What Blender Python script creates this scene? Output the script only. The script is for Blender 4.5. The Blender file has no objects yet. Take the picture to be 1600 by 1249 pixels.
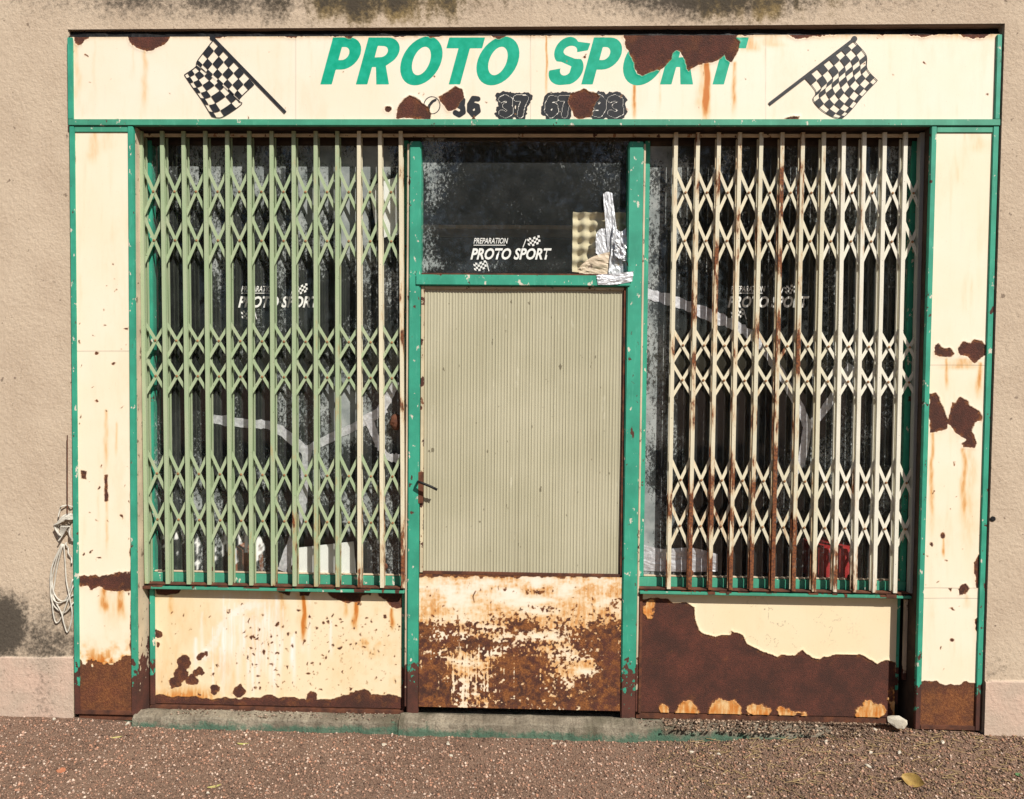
import bpy, bmesh, math, random
import numpy as np
from mathutils import Vector, Matrix
random.seed(7); rng = np.random.default_rng(7)
sc = bpy.context.scene; C = sc.collection
# ------------------------------------------------------------------ camera
F = 1156.0
CAM = np.array([0.0487, -3.1215, 1.5641]); PITCH, YAW, ROLL = -0.0320, -0.0282, 0.0098
def basis():
    cy, sy, cp, sp, cr, sr = math.cos(YAW), math.sin(YAW), math.cos(PITCH), math.sin(PITCH), math.cos(ROLL), math.sin(ROLL)
    f = np.array([sy*cp, cy*cp, sp]); r = np.array([cy, -sy, 0.0]); u = np.cross(r, f)
    return cr*r+sr*u, -sr*r+cr*u, f
RV, UV, FV = basis()
def U(px, py, y=0.0):                       # photo pixel -> point on the plane at depth y
    d = FV + RV*(px-800)/F - UV*(py-624.5)/F
    return CAM + d*((y-CAM[1])/d[1])
def UG(px, py, z=0.03):                     # photo pixel -> point on the ground
    d = FV + RV*(px-800)/F - UV*(py-624.5)/F
    return CAM + d*((z-CAM[2])/d[2])
def PX(P):                                  # points -> photo pixels
    d = P-CAM; z = d@FV
    return 800+F*(d@RV)/z, 624.5-F*(d@UV)/z
cam = bpy.data.cameras.new('camera'); co = bpy.data.objects.new('camera', cam); C.objects.link(co)
cam.sensor_width = 36; cam.lens = 36*F/1600; cam.clip_end = 500
co.matrix_world = Matrix([[RV[0], UV[0], -FV[0], CAM[0]], [RV[1], UV[1], -FV[1], CAM[1]], [RV[2], UV[2], -FV[2], CAM[2]], [0, 0, 0, 1]])
sc.camera = co
# ------------------------------------------------------------------ light
SUN = Vector((0.77, -1.0, 1.23)).normalized()
w = bpy.data.worlds.new('World'); sc.world = w; w.use_nodes = True
nt = w.node_tree; bg = nt.nodes['Background']; sky = nt.nodes.new('ShaderNodeTexSky'); sky.sky_type = 'NISHITA'; sky.sun_disc = False
sky.sun_elevation = math.asin(SUN.z); sky.sun_rotation = math.atan2(SUN.x, SUN.y)
nt.links.new(sky.outputs[0], bg.inputs[0]); bg.inputs[1].default_value = 0.055
sl = bpy.data.lights.new('sun', 'SUN'); sl.energy = 5.0; sl.angle = math.radians(0.5); sl.color = (1, 0.95, 0.87)
so = bpy.data.objects.new('sun', sl); C.objects.link(so); so.rotation_euler = SUN.to_track_quat('Z', 'Y').to_euler()
sc.view_settings.view_transform = 'Standard'; sc.view_settings.look = 'None'; sc.view_settings.gamma = 1
sc.view_settings.use_curve_mapping = False; sc.view_settings.exposure = 0.30
# ------------------------------------------------------------------ helpers
def tag(o, label=None, cat=None, group=None, kind=None):
    for k, v in (('label', label), ('category', cat), ('group', group), ('kind', kind)):
        if v: o[k] = v
    return o
def empty(name, loc, label, cat, group=None):
    o = bpy.data.objects.new(name, None); C.objects.link(o); o.location = loc
    return tag(o, label, cat, group)
def link(name, me, m=None, parent=None):
    o = bpy.data.objects.new(name, me); C.objects.link(o)
    if m and not me.materials: me.materials.append(m)
    if parent is not None:
        o.parent = parent; o.matrix_parent_inverse = Matrix.Translation(parent_world(parent)).inverted()
    return o
def parent_world(p):
    v = Vector(p.location)
    return v if p.parent is None else v      # parts of parts are modelled in world space with location 0
def from_bm(name, bm, m, parent=None, smooth=False):
    me = bpy.data.meshes.new(name); bm.to_mesh(me); bm.free()
    if smooth:
        me.polygons.foreach_set('use_smooth', [True]*len(me.polygons))
    return link(name, me, m, parent)
def bbox(bm, x0, x1, y0, y1, z0, z1, bev=0.0):
    r = bmesh.ops.create_cube(bm, size=1.0)
    for v in r['verts']:
        v.co = Vector(((x0+x1)/2+v.co.x*(x1-x0), (y0+y1)/2+v.co.y*(y1-y0), (z0+z1)/2+v.co.z*(z1-z0)))
    if bev > 0:
        es = list({e for v in r['verts'] for e in v.link_edges})
        bmesh.ops.bevel(bm, geom=es, offset=bev, segments=2, affect='EDGES')
def box(name, x0, x1, y0, y1, z0, z1, m, parent=None, bev=0.002):
    bm = bmesh.new(); bbox(bm, min(x0, x1), max(x0, x1), y0, y1, min(z0, z1), max(z0, z1), bev)
    return from_bm(name, bm, m, parent)
def prism(bm, a, b, wx, wy):                # bar from a to b, wx wide across, wy deep
    a = Vector(a); b = Vector(b); d = (b-a).normalized(); s = d.cross(Vector((0, 1, 0))).normalized()*wx/2; t = Vector((0, wy/2, 0))
    vs = [bm.verts.new(p+i*s+j*t) for p in (a, b) for i, j in ((-1, -1), (1, -1), (1, 1), (-1, 1))]
    for q in ((0, 1, 5, 4), (1, 2, 6, 5), (2, 3, 7, 6), (3, 0, 4, 7), (3, 2, 1, 0), (4, 5, 6, 7)): bm.faces.new([vs[k] for k in q])
def tube(bm, pts, r, seg=7):
    rings = []
    for i, p in enumerate(pts):
        p = Vector(p); d = (Vector(pts[min(i+1, len(pts)-1)])-Vector(pts[max(i-1, 0)])).normalized()
        a = d.cross(Vector((0.3, 1, 0.2))).normalized(); b = d.cross(a)
        rings.append([bm.verts.new(p+r*(math.cos(t*2*math.pi/seg)*a+math.sin(t*2*math.pi/seg)*b)) for t in range(seg)])
    for q in range(len(rings)-1):
        for t in range(seg): bm.faces.new((rings[q][t], rings[q][(t+1) % seg], rings[q+1][(t+1) % seg], rings[q+1][t]))
    bm.faces.new(rings[0][::-1]); bm.faces.new(rings[-1])
def sheet(name, poly, y, m, parent, thick=0.0012):     # flat thing traced in pixels at depth y
    bm = bmesh.new(); f = bm.faces.new([bm.verts.new(U(px, py, y)) for px, py in poly])
    r = bmesh.ops.extrude_face_region(bm, geom=[f])
    for v in r['geom']:
        if isinstance(v, bmesh.types.BMVert): v.co.y -= thick
    bmesh.ops.recalc_face_normals(bm, faces=bm.faces)
    return from_bm(name, bm, m, parent)
def lat(n, s): return np.random.default_rng(s).random((n, n))
_T = [lat(256, 11+i) for i in range(8)]
def vnoise(x, y, s=0):
    T = _T[s % 8]; xi = np.floor(x).astype(int); yi = np.floor(y).astype(int); fx = x-xi; fy = y-yi
    fx = fx*fx*(3-2*fx); fy = fy*fy*(3-2*fy); a, b, c, d = xi & 255, (xi+1) & 255, yi & 255, (yi+1) & 255
    return (T[a, c]*(1-fx)+T[b, c]*fx)*(1-fy)+(T[a, d]*(1-fx)+T[b, d]*fx)*fy
def fbm(x, y, sc_, o=4, s=0):
    r = 0; a = 1; t = 0
    for i in range(o):
        r = r+a*vnoise(x/sc_*2**i+17*i, y/sc_*2**i+9*i, s+i); t += a; a *= 0.55
    return r/t
def sd_poly(px, py, loops):                 # signed pixel distance, + inside, even-odd
    best = np.full(px.shape, 1e9); ins = np.zeros(px.shape, bool)
    for L in loops:
        n = len(L)
        for i in range(n):
            (ax, ay), (bx, by) = L[i], L[(i+1) % n]
            dx, dy = bx-ax, by-ay; l2 = dx*dx+dy*dy+1e-9
            t = np.clip(((px-ax)*dx+(py-ay)*dy)/l2, 0, 1)
            best = np.minimum(best, (px-ax-t*dx)**2+(py-ay-t*dy)**2)
            if abs(dy) > 1e-9:
                c = ((ay > py) != (by > py)) & (px < ax+(py-ay)/dy*dx); ins ^= c
    return np.where(ins, 1, -1)*np.sqrt(best)
def sd_line(px, py, pts, w):
    best = np.full(px.shape, 1e9)
    for (ax, ay), (bx, by) in zip(pts[:-1], pts[1:]):
        dx, dy = bx-ax, by-ay; t = np.clip(((px-ax)*dx+(py-ay)*dy)/(dx*dx+dy*dy+1e-9), 0, 1)
        best = np.minimum(best, (px-ax-t*dx)**2+(py-ay-t*dy)**2)
    return w-np.sqrt(best)
def streak(px, py, x, y0, y1, wd, s):       # run-off mark below (x, y0)
    t = np.clip((py-y0)/(y1-y0), 0, 1)
    wob = (fbm(px*0+x, py, 25, 2, 3)-.5)*wd
    g = np.exp(-((px-x-wob)/(wd*(0.6+0.5*t)))**2)
    return s*g*np.where((py > y0-2) & (py < y1+6), 1, 0)*np.clip((py-y0+3)/5, 0, 1)*np.clip((y1+6-py)/(0.45*(y1-y0)), 0, 1)
def spots(px, py, n, x0, x1, y0, y1, r0, r1, seed, dens=None):
    g = np.random.default_rng(seed); out = np.full(px.shape, -50.0); px, py = px+(fbm(px, py, 6, 2, 1)-.5)*7, py+(fbm(px, py, 7, 2, 5)-.5)*8
    for i in range(n):
        x, y = g.uniform(x0, x1), g.uniform(y0, y1); r = r0+(r1-r0)*g.random()**3; e = g.uniform(.7, 1.5)
        if dens is not None and g.random() > dens(x, y): continue
        m = (abs(px-x) < 14) & (abs(py-y) < 14)
        if m.any(): out[m] = np.maximum(out[m], r-np.hypot((px[m]-x)*e, (py[m]-y)/e))
    return out
def grid_mesh(name, x0, x1, z0, z1, y, step, fn, m, parent=None, disp=True, curl=1.0):
    nx = max(2, int(round((x1-x0)/step))+1); nz = max(2, int(round((z1-z0)/step))+1)
    X, Z = np.meshgrid(np.linspace(x0, x1, nx), np.linspace(z0, z1, nz)); P = np.stack([X.ravel(), np.full(X.size, float(y)), Z.ravel()], -1)
    px, py = PX(P); at = fn(px, py, P)
    if 'dy' in at: P[:, 1] += at.pop('dy')
    if disp and 'rust' in at:
        r = at.pop('rd', at['rust']); P[:, 1] -= np.where(r < 0, 0.0012+curl*0.0016*np.exp(-np.maximum(-r, 0)/2.0), 0)
    me = bpy.data.meshes.new(name); n = nx*nz; q = (nx-1)*(nz-1)
    i = (np.arange(nz-1)[:, None]*nx+np.arange(nx-1)[None]).ravel()
    faces = np.stack([i, i+1, i+nx+1, i+nx], -1)
    me.vertices.add(n); me.vertices.foreach_set('co', P.astype(np.float32).ravel())
    me.loops.add(q*4); me.loops.foreach_set('vertex_index', faces.astype(np.int32).ravel())
    me.polygons.add(q); me.polygons.foreach_set('loop_start', np.arange(0, q*4, 4, dtype=np.int32))
    me.update(calc_edges=True)
    for k, v in at.items():
        a = me.attributes.new(k, 'FLOAT', 'POINT'); a.data.foreach_set('value', np.asarray(v, np.float32).ravel())
    return link(name, me, m, parent)
# ------------------------------------------------------------------ materials
class NB:
    def __init__(s, name):
        s.m = bpy.data.materials.new(name); s.m.use_nodes = True; s.t = s.m.node_tree; s.n = s.t.nodes
        s.b = s.n['Principled BSDF']; s.out = s.n['Material Output']
        s.pos = s.n.new('ShaderNodeNewGeometry').outputs['Position']
    def set(s, sock, v):
        if isinstance(v, bpy.types.NodeSocket): s.t.links.new(v, sock)
        elif isinstance(v, (tuple, list)): sock.default_value = tuple(v)+((1,) if len(v) == 3 and len(sock.default_value) == 4 else ())
        else: sock.default_value = v
    def attr(s, k):
        a = s.n.new('ShaderNodeAttribute'); a.attribute_name = k; return a.outputs['Fac']
    def math(s, op, a, b=0.0, clamp=False):
        x = s.n.new('ShaderNodeMath'); x.operation = op; x.use_clamp = clamp; s.set(x.inputs[0], a); s.set(x.inputs[1], b); return x.outputs[0]
    def noise(s, scale, det=4, stretch=(1, 1, 1), rough=.55, out='Fac'):
        mp = s.n.new('ShaderNodeMapping'); mp.inputs['Scale'].default_value = stretch; s.t.links.new(s.pos, mp.inputs[0])
        x = s.n.new('ShaderNodeTexNoise'); x.inputs['Scale'].default_value = scale; x.inputs['Detail'].default_value = det; x.inputs['Roughness'].default_value = rough
        s.t.links.new(mp.outputs[0], x.inputs[0]); return x.outputs[out]
    def voro(s, scale):
        x = s.n.new('ShaderNodeTexVoronoi'); x.inputs['Scale'].default_value = scale; s.t.links.new(s.pos, x.inputs[0]); return x
    def ramp(s, v, a, b, lo=0.0, hi=1.0):   # smooth map a..b -> lo..hi
        x = s.n.new('ShaderNodeMapRange'); x.interpolation_type = 'SMOOTHSTEP'
        for i, q in enumerate((v, a, b, lo, hi)): s.set(x.inputs[i], q)
        return x.outputs[0]
    def mix(s, f, a, b):
        x = s.n.new('ShaderNodeMix'); x.data_type = 'RGBA'; s.set(x.inputs[0], f); s.set(x.inputs[6], a); s.set(x.inputs[7], b); return x.outputs[2]
    def bump(s, h, st=.4, d=.003):
        x = s.n.new('ShaderNodeBump'); x.inputs['Strength'].default_value = st; x.inputs['Distance'].default_value = d; s.set(x.inputs['Height'], h)
        s.t.links.new(x.outputs[0], s.b.inputs['Normal'])
    def fin(s, col, rough=.6, spec=.3, metal=0.0):
        s.set(s.b.inputs['Base Color'], col); s.set(s.b.inputs['Roughness'], rough); s.b.inputs['Specular IOR Level'].default_value = spec
        s.b.inputs['Metallic'].default_value = metal; return s.m
def rust_col(b, tone=None):
    n = b.noise(9, 6, rough=.7); n2 = b.noise(300, 3, rough=.7)
    c = b.mix(b.ramp(n, .32, .70), (.066, .028, .020), (.140, .044, .028))
    c = b.mix(b.ramp(n2, .35, .7, 0, .75), c, (.036, .019, .016))
    if tone is not None: c = b.mix(tone, c, b.mix(b.ramp(b.noise(120, 4, rough=.7), .35, .68), (.15, .05, .016), (.36, .14, .042)))
    return c
def mat_weather(name, base):
    b = NB(name); at = {k: b.attr(k) for k in ('rust', 'stain', 'white', 'inkg', 'inkb', 'tone', 'dirt')}
    c = b.mix(b.ramp(b.noise(3.5, 4), .3, .7, 0, .6), base, tuple(v*f for v, f in zip(base, (.97, .93, .85))))
    c = b.mix(b.ramp(b.noise(60, 3, (1, 1, .12)), .55, .75, 0, .16), c, tuple(v*.8 for v in base))
    c = b.mix(b.ramp(b.noise(5, 6, (1, 1, .35), .7), .50, .72, 0, .45), c, tuple(v*f for v, f in zip(base, (.86, .80, .68))))
    c = b.mix(b.ramp(b.noise(260, 2), .70, .75, 0, .5), c, (.30, .22, .14))
    c = b.mix(b.math('MULTIPLY', at['white'], .95, True), c, (.83, .83, .80))
    sn = b.math('MULTIPLY', at['stain'], b.ramp(b.noise(70, 3, (1, 1, .25)), .25, .7, .65, 1.15), True)
    c = b.mix(b.ramp(sn, 0, .75), c, b.mix(b.ramp(sn, .35, 1), (.70, .43, .17), (.52, .17, .03)))
    ew = b.math('MULTIPLY', b.math('SUBTRACT', b.noise(330, 2), .5), 1.6)
    c = b.mix(b.ramp(b.math('ADD', at['inkg'], b.math('MULTIPLY', ew, .3)), -.35, .35), c, b.mix(b.ramp(b.noise(30, 4), .35, .7), (.0, .33, .20), (.01, .40, .26)))
    c = b.mix(b.ramp(b.math('ADD', at['inkb'], b.math('MULTIPLY', ew, .5)), -.4, .4), c, (.022, .024, .028))
    c = b.mix(b.math('MULTIPLY', at['dirt'], .8, True), c, (.05, .04, .035))
    rm = b.ramp(b.math('ADD', at['rust'], ew), -.45, .45)
    c = b.mix(b.ramp(b.math('ADD', at['rust'], ew), -1.6, 0, 0, .5), c, (.42, .2, .07))
    edge = b.math('MULTIPLY', b.ramp(at['rust'], 0, 7, .75, 0), b.ramp(b.noise(35, 5, rough=.7), .45, .65))
    blot = b.ramp(b.noise(14, 7, rough=.75), .56, .74, 0, .30)
    c = b.mix(rm, c, rust_col(b, b.math('MAXIMUM', at['tone'], b.math('MAXIMUM', edge, blot))))
    h = b.math('ADD', b.math('MULTIPLY', b.noise(240, 3), b.math('ADD', b.math('MULTIPLY', rm, .9), .06)), b.math('MULTIPLY', rm, -.5))
    b.bump(h, .8, .004)
    return b.fin(c, b.ramp(rm, 0, 1, .5, .9), .3)
def mat_paint(name, base, chip=.70, under=(.62, .58, .48), rustz=None, rust=.72, var=.25, rough=.5):
    b = NB(name)
    c = b.mix(b.ramp(b.noise(9, 4), .3, .7, 0, 1), base, tuple(v*(1-var) for v in base))
    c = b.mix(b.ramp(b.noise(70, 3, (1, 1, .2)), .55, .8, 0, .35), c, tuple(min(1, v*1.25+.06) for v in base))
    n = b.noise(38, 5, (1, 1, .6), .62); cm = b.ramp(n, chip, chip+.02)
    c = b.mix(cm, c, under)
    r = b.noise(26, 6, (1, 1, .7), .62)
    if rustz:                                # metal is eaten further near the wet foot
        sx = b.n.new('ShaderNodeSeparateXYZ'); b.t.links.new(b.pos, sx.inputs[0])
        r = b.math('ADD', r, b.ramp(sx.outputs[2], rustz[0], rustz[1], .36, 0))
    rm = b.ramp(r, rust, rust+.02); c = b.mix(rm, c, rust_col(b))
    b.bump(b.math('ADD', b.math('MULTIPLY', b.noise(150, 3), .25), b.math('MULTIPLY', b.math('ADD', cm, rm), -.5)), .4, .002)
    return b.fin(c, b.ramp(rm, 0, 1, rough, .9), .35)
def mat_obj(name):                           # colour and rust amount come from each bar's own object colour
    b = NB(name); oi = b.n.new('ShaderNodeObjectInfo')
    c = b.mix(b.ramp(b.noise(40, 4, (1, 1, .2)), .35, .75, 0, .35), oi.outputs['Color'], (.50, .47, .36))
    sx = b.n.new('ShaderNodeSeparateXYZ'); b.t.links.new(b.pos, sx.inputs[0]); lo = b.ramp(sx.outputs[2], .72, 1.35, .16, 0)
    r = b.math('ADD', b.noise(34, 6, (1, 1, .2), .68), b.math('SUBTRACT', b.math('ADD', oi.outputs['Alpha'], b.math('ADD', lo, b.ramp(b.noise(5, 2), .3, .7, -.09, .09))), .5))
    c = b.mix(b.ramp(r, .44, .58, 0, .5), c, (.48, .26, .09)); rm = b.ramp(r, .55, .62)
    c = b.mix(rm, c, b.mix(b.ramp(b.noise(90, 4), .35, .65), (.085, .033, .02), (.24, .085, .03)))
    c = b.mix(b.ramp(b.noise(160, 2), .70, .74), c, (.06, .035, .025))
    b.bump(b.math('ADD', b.noise(180, 3), rm), .35, .0015)
    return b.fin(c, b.ramp(rm, 0, 1, .45, .9), .35)
def mat_plain(name, c0, c1, sc_=20, rough=.7, bump=.2, spec=.3, metal=0.0, fine=200):
    b = NB(name); c = b.mix(b.ramp(b.noise(sc_, 5), .3, .7), c0, c1); b.bump(b.noise(fine, 3), bump, .003); return b.fin(c, rough, spec, metal)
CREAM = (.80, .70, .55)
M_fascia = mat_weather('cream_sign_paint', (.83, .745, .615))
M_cream = mat_weather('cream_panel_paint', (.83, .74, .585))
M_kick = mat_weather('yellowed_panel_paint', (.80, .675, .47))
M_green = mat_paint('green_trim_paint', (.045, .34, .225), .63, rustz=(.10, .42), rust=.645)
M_greenpale = mat_paint('green_rail_paint', (.07, .34, .22), .64, rust=.67)
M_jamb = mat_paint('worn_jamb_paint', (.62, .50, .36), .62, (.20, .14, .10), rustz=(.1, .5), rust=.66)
M_dark = mat_plain('dark_soffit_and_shade', (.035, .024, .018), (.07, .045, .03), 15, .9)  # soffit brown; also painted on a jamb and recess back for shade
M_bitumen = mat_plain('black_bitumen', (.006, .006, .007), (.014, .013, .013), 30, .55, .5)
M_gate = mat_obj('gate_paint')
M_rivet = mat_plain('rusty_rivet', (.22, .10, .04), (.36, .2, .09), 50)
M_rust = mat_plain('rust_brown', (.06, .026, .018), (.15, .055, .028), 25, .9, .5)
M_rail = mat_paint('cream_rail', (.66, .53, .36), .62, (.3, .14, .07), rust=.62)
M_foil = mat_plain('aluminium_tape', (.50, .51, .53), (.74, .75, .78), 60, .45, .6, .5, .55, 60)
M_white = mat_plain('white_sheet', (.78, .77, .74), (.84, .83, .80), 8, .7, .1)
M_decal = mat_plain('white_vinyl', (.80, .80, .76), (.70, .70, .66), 40, .6, .1)
M_ink = mat_plain('black_sign_ink', (.014, .015, .018), (.03, .031, .036), 30, .5, .1)
M_cable = mat_plain('grey_white_cable', (.60, .57, .50), (.45, .42, .36), 40, .6, .2)
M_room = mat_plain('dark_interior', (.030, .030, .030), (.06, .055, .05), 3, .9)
M_wood = mat_plain('shelf_wood', (.30, .20, .11), (.40, .28, .16), 12, .7)
M_card = mat_plain('moulded_card', (.55, .47, .31), (.66, .57, .39), 30, .9)
M_red = mat_plain('red_plastic', (.40, .03, .03), (.5, .05, .05), 10, .5)
M_stone = mat_plain('pale_stone', (.42, .37, .29), (.56, .51, .42), 25, .9, .5)
M_leaf = mat_plain('yellow_leaf', (.26, .16, .045), (.42, .28, .08), 40, .6, .3)
M_brick = mat_plain('brick_fragment', (.34, .12, .06), (.42, .17, .09), 60, .9, .4)
def mat_wall():
    b = NB('roughcast_render'); d = b.attr('dirt'); mo = b.attr('moss'); pk = b.attr('pink')
    c = b.mix(b.ramp(b.noise(4, 5), .3, .7), (.46, .36, .265), (.54, .435, .325))
    c = b.mix(b.ramp(b.noise(140, 3), .35, .7, 0, .5), c, (.56, .46, .355))
    c = b.mix(pk, c, b.mix(b.ramp(b.noise(6, 4), .3, .7), (.58, .42, .33), (.48, .38, .30)))
    c = b.mix(b.ramp(b.math('ADD', b.noise(95, 3), b.math('MULTIPLY', d, .1)), .675, .73, 0, .7), c, (.19, .14, .10))  # dark specks paint the shade held in small render pits
    c = b.mix(b.ramp(b.noise(30, 4), .69, .72, 0, .7), c, (.14, .10, .075))
    n = b.noise(55, 5, rough=.7)
    c = b.mix(b.ramp(b.math('ADD', mo, b.math('SUBTRACT', n, .5)), .25, .8, 0, .8), c, (.20, .135, .035))
    c = b.mix(b.ramp(b.math('ADD', d, b.math('MULTIPLY', b.math('SUBTRACT', n, .5), 1.5)), .2, .95, 0, .93), c, (.055, .047, .038))
    b.bump(b.math('ADD', b.noise(110, 4), b.math('MULTIPLY', b.noise(420, 2), .4)), .5, .005); return b.fin(c, .95, .1)
M_wall = mat_wall()
def mat_glass():
    b = NB('dirty_window_glass'); du = b.attr('dust'); wh = b.attr('white')
    tr = b.n.new('ShaderNodeBsdfTransparent'); tr.inputs[0].default_value = (.93, .95, .94, 1)
    gl = b.n.new('ShaderNodeBsdfGlossy'); gl.inputs['Roughness'].default_value = .03; gl.inputs[0].default_value = (1, 1, 1, 1)
    fr = b.n.new('ShaderNodeLayerWeight'); fr.inputs[0].default_value = .5; rf = b.math('ADD', b.math('MULTIPLY', b.math('POWER', fr.outputs['Facing'], 4.0), .6), .06)
    m1 = b.n.new('ShaderNodeMixShader'); b.t.links.new(rf, m1.inputs[0]); b.t.links.new(tr.outputs[0], m1.inputs[1]); b.t.links.new(gl.outputs[0], m1.inputs[2])
    df = b.n.new('ShaderNodeBsdfDiffuse'); b.set(df.inputs[0], b.mix(wh, b.mix(b.ramp(b.noise(12, 3), .3, .7), (.26, .29, .29), (.46, .49, .48)), (.8, .8, .78)))
    n = b.noise(85, 9, (1, 1, .7), .78); n2 = b.noise(7, 4, (1, 1, .5))
    f = b.ramp(b.math('ADD', n, b.math('SUBTRACT', b.math('MULTIPLY', du, b.ramp(n2, .25, .7, .55, 1.15)), .5)), .40, .56, 0, .75)
    film = b.math('MULTIPLY', du, .16)
    sp = b.ramp(b.noise(210, 3), .68, .74, 0, .7)
    f = b.math('MAXIMUM', b.math('MAXIMUM', f, film), b.math('MULTIPLY', sp, b.math('ADD', du, .15)))
    f = b.math('MAXIMUM', f, wh, True)
    m2 = b.n.new('ShaderNodeMixShader'); b.set(m2.inputs[0], f); b.t.links.new(m1.outputs[0], m2.inputs[1]); b.t.links.new(df.outputs[0], m2.inputs[2])
    b.t.links.new(m2.outputs[0], b.out.inputs[0]); return b.m
M_glass = mat_glass()
def mat_poly():
    b = NB('ribbed_polycarbonate'); c = b.mix(b.ramp(b.noise(2.5, 3), .3, .7), (.40, .375, .26), (.46, .43, .31))
    c = b.mix(b.ramp(b.noise(22, 5, (1, 1, .06), .7), .45, .75, 0, .35), c, (.30, .27, .18)); c = b.mix(b.ramp(b.noise(38, 3, (1, 1, .5)), .70, .73, 0, .9), c, (.17, .15, .10)); c = b.mix(b.ramp(b.noise(30, 4, (1, 1, .25)), .66, .72, 0, .5), c, (.58, .55, .42)); b.bump(b.noise(120, 2), .08, .002); return b.fin(c, .42, .4)
M_poly = mat_poly()
def mat_concrete():
    b = NB('doorstep_concrete'); sx = b.n.new('ShaderNodeSeparateXYZ'); b.t.links.new(b.pos, sx.inputs[0])
    c = b.mix(b.ramp(b.noise(8, 6), .3, .7), (.16, .135, .10), (.33, .285, .215)); c = b.mix(b.ramp(b.noise(130, 3), .4, .75, 0, .6), c, (.10, .085, .065))
    g = b.math('ADD', b.noise(14, 7, rough=.75), b.ramp(sx.outputs[2], .035, .10, .12, -.22))
    c = b.mix(b.ramp(b.noise(5, 5), .5, .7, 0, .7), c, (.10, .09, .06))
    c = b.mix(b.ramp(g, .44, .62, 0, .8), c, (.055, .135, .09)); b.bump(b.noise(45, 7, rough=.7), 1.0, .010); return b.fin(c, .95, .1)
M_conc = mat_concrete()
def mat_ground():
    b = NB('grit'); v = b.voro(210); c = b.mix(b.ramp(b.noise(3, 4), .3, .7), (.13, .08, .056), (.20, .13, .093))
    c = b.mix(b.ramp(v.outputs['Color'], .2, .9, 0, .7), c, (.30, .20, .145)); c = b.mix(b.ramp(b.noise(90, 4), .55, .7, 0, .7), c, (.07, .05, .04))
    b.bump(v.outputs['Distance'], .8, .006); return b.fin(c, .95, .1)
M_ground = mat_ground()
def mat_gravel():
    b = NB('gravel_chips'); a = b.n.new('ShaderNodeAttribute'); a.attribute_name = 'tint'
    c = b.mix(b.ramp(b.noise(150, 2), .3, .7, 0, .4), a.outputs['Color'], (.12, .085, .065)); return b.fin(c, .9, .15)
M_gravel = mat_gravel()
# ------------------------------------------------------------------ ground
def gz(x, y):                                # ground height: a little heap of soil against the right-hand side
    h = 0.030+0.012*(fbm(x*1.0+50, y*1.0+50, .5, 3, 1)-.5)+0.006*(fbm(x+9, y+9, .06, 3, 2)-.5)
    hp = np.clip((x-.75)/.9, 0, 1)*np.exp(-((y+.0)/.16)**2)*.055+np.clip((-1.5-x)/.4, 0, 1)*np.exp(-(y/.12)**2)*.022
    return h+hp
def make_ground():
    xs = np.concatenate([[-150, -40, -12, -5], np.arange(-2.8, 2.801, .02), [5, 12, 40, 150]])
    ys = np.concatenate([[-150, -40, -12, -5, -3, -2], np.arange(-1.4, .201, .02), [3]])
    X, Y = np.meshgrid(xs, ys); Z = gz(X, Y); Z[Y > .15] = .02
    nx = len(xs); i = (np.arange(len(ys)-1)[:, None]*nx+np.arange(nx-1)[None]).ravel()
    me = bpy.data.meshes.new('ground'); me.from_pydata(np.stack([X.ravel(), Y.ravel(), Z.ravel()], -1).tolist(), [], np.stack([i, i+1, i+nx+1, i+nx], -1).tolist())
    o = link('ground', me, M_ground); o['kind'] = 'structure'
make_ground()
def chips(name, n, x0, x1, y0, y1, r0, r1, pal, flat=.7, zf=None):
    base = np.array([[1, 0, 0], [-1, 0, 0], [0, 1, 0], [0, -1, 0], [0, 0, 1], [0, 0, -1]], float); fc = np.array([[0, 2, 4], [2, 1, 4], [1, 3, 4], [3, 0, 4], [2, 0, 5], [1, 2, 5], [3, 1, 5], [0, 3, 5]])
    x = rng.uniform(x0, x1, n); y = rng.uniform(y0, y1, n); r = r0+(r1-r0)*rng.random(n)**3; a = rng.uniform(0, 6.28, n)
    V = base[None]*r[:, None, None]*rng.uniform(.55, 1.3, (n, 6, 3)); V[:, :, 2] *= flat
    ca, sa = np.cos(a)[:, None], np.sin(a)[:, None]; V = np.stack([V[..., 0]*ca-V[..., 1]*sa, V[..., 0]*sa+V[..., 1]*ca, V[..., 2]], -1)
    V += np.stack([x, y, (gz(x, y) if zf is None else zf(x, y))+r*.25], -1)[:, None]
    me = bpy.data.meshes.new(name); f = (fc[None]+6*np.arange(n)[:, None, None]).reshape(-1, 3)
    me.vertices.add(n*6); me.vertices.foreach_set('co', V.astype(np.float32).ravel()); me.loops.add(len(f)*3); me.loops.foreach_set('vertex_index', f.astype(np.int32).ravel())
    me.polygons.add(len(f)); me.polygons.foreach_set('loop_start', np.arange(0, len(f)*3, 3, dtype=np.int32)); me.update(calc_edges=True)
    col = np.array(pal)[rng.integers(0, len(pal), n)]*rng.uniform(.9, 1.75, (n, 1)); c4 = np.concatenate([col, np.ones((n, 1))], 1)
    a_ = me.attributes.new('tint', 'FLOAT_COLOR', 'POINT'); a_.data.foreach_set('color', np.repeat(c4, 6, 0).astype(np.float32).ravel())
    return link(name, me, M_gravel)
PAL = [(.27, .155, .105), (.18, .105, .072), (.34, .21, .15), (.09, .055, .04), (.23, .135, .095), (.44, .33, .26), (.30, .155, .10), (.14, .085, .06)]
g = chips('gravel', 78000, -2.7, 2.7, -1.25, -.0, .0022, .0085, PAL); g['kind'] = 'stuff'; g['label'] = 'pinkish brown loose gravel and grit covering the ground'; g['category'] = 'gravel'
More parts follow.
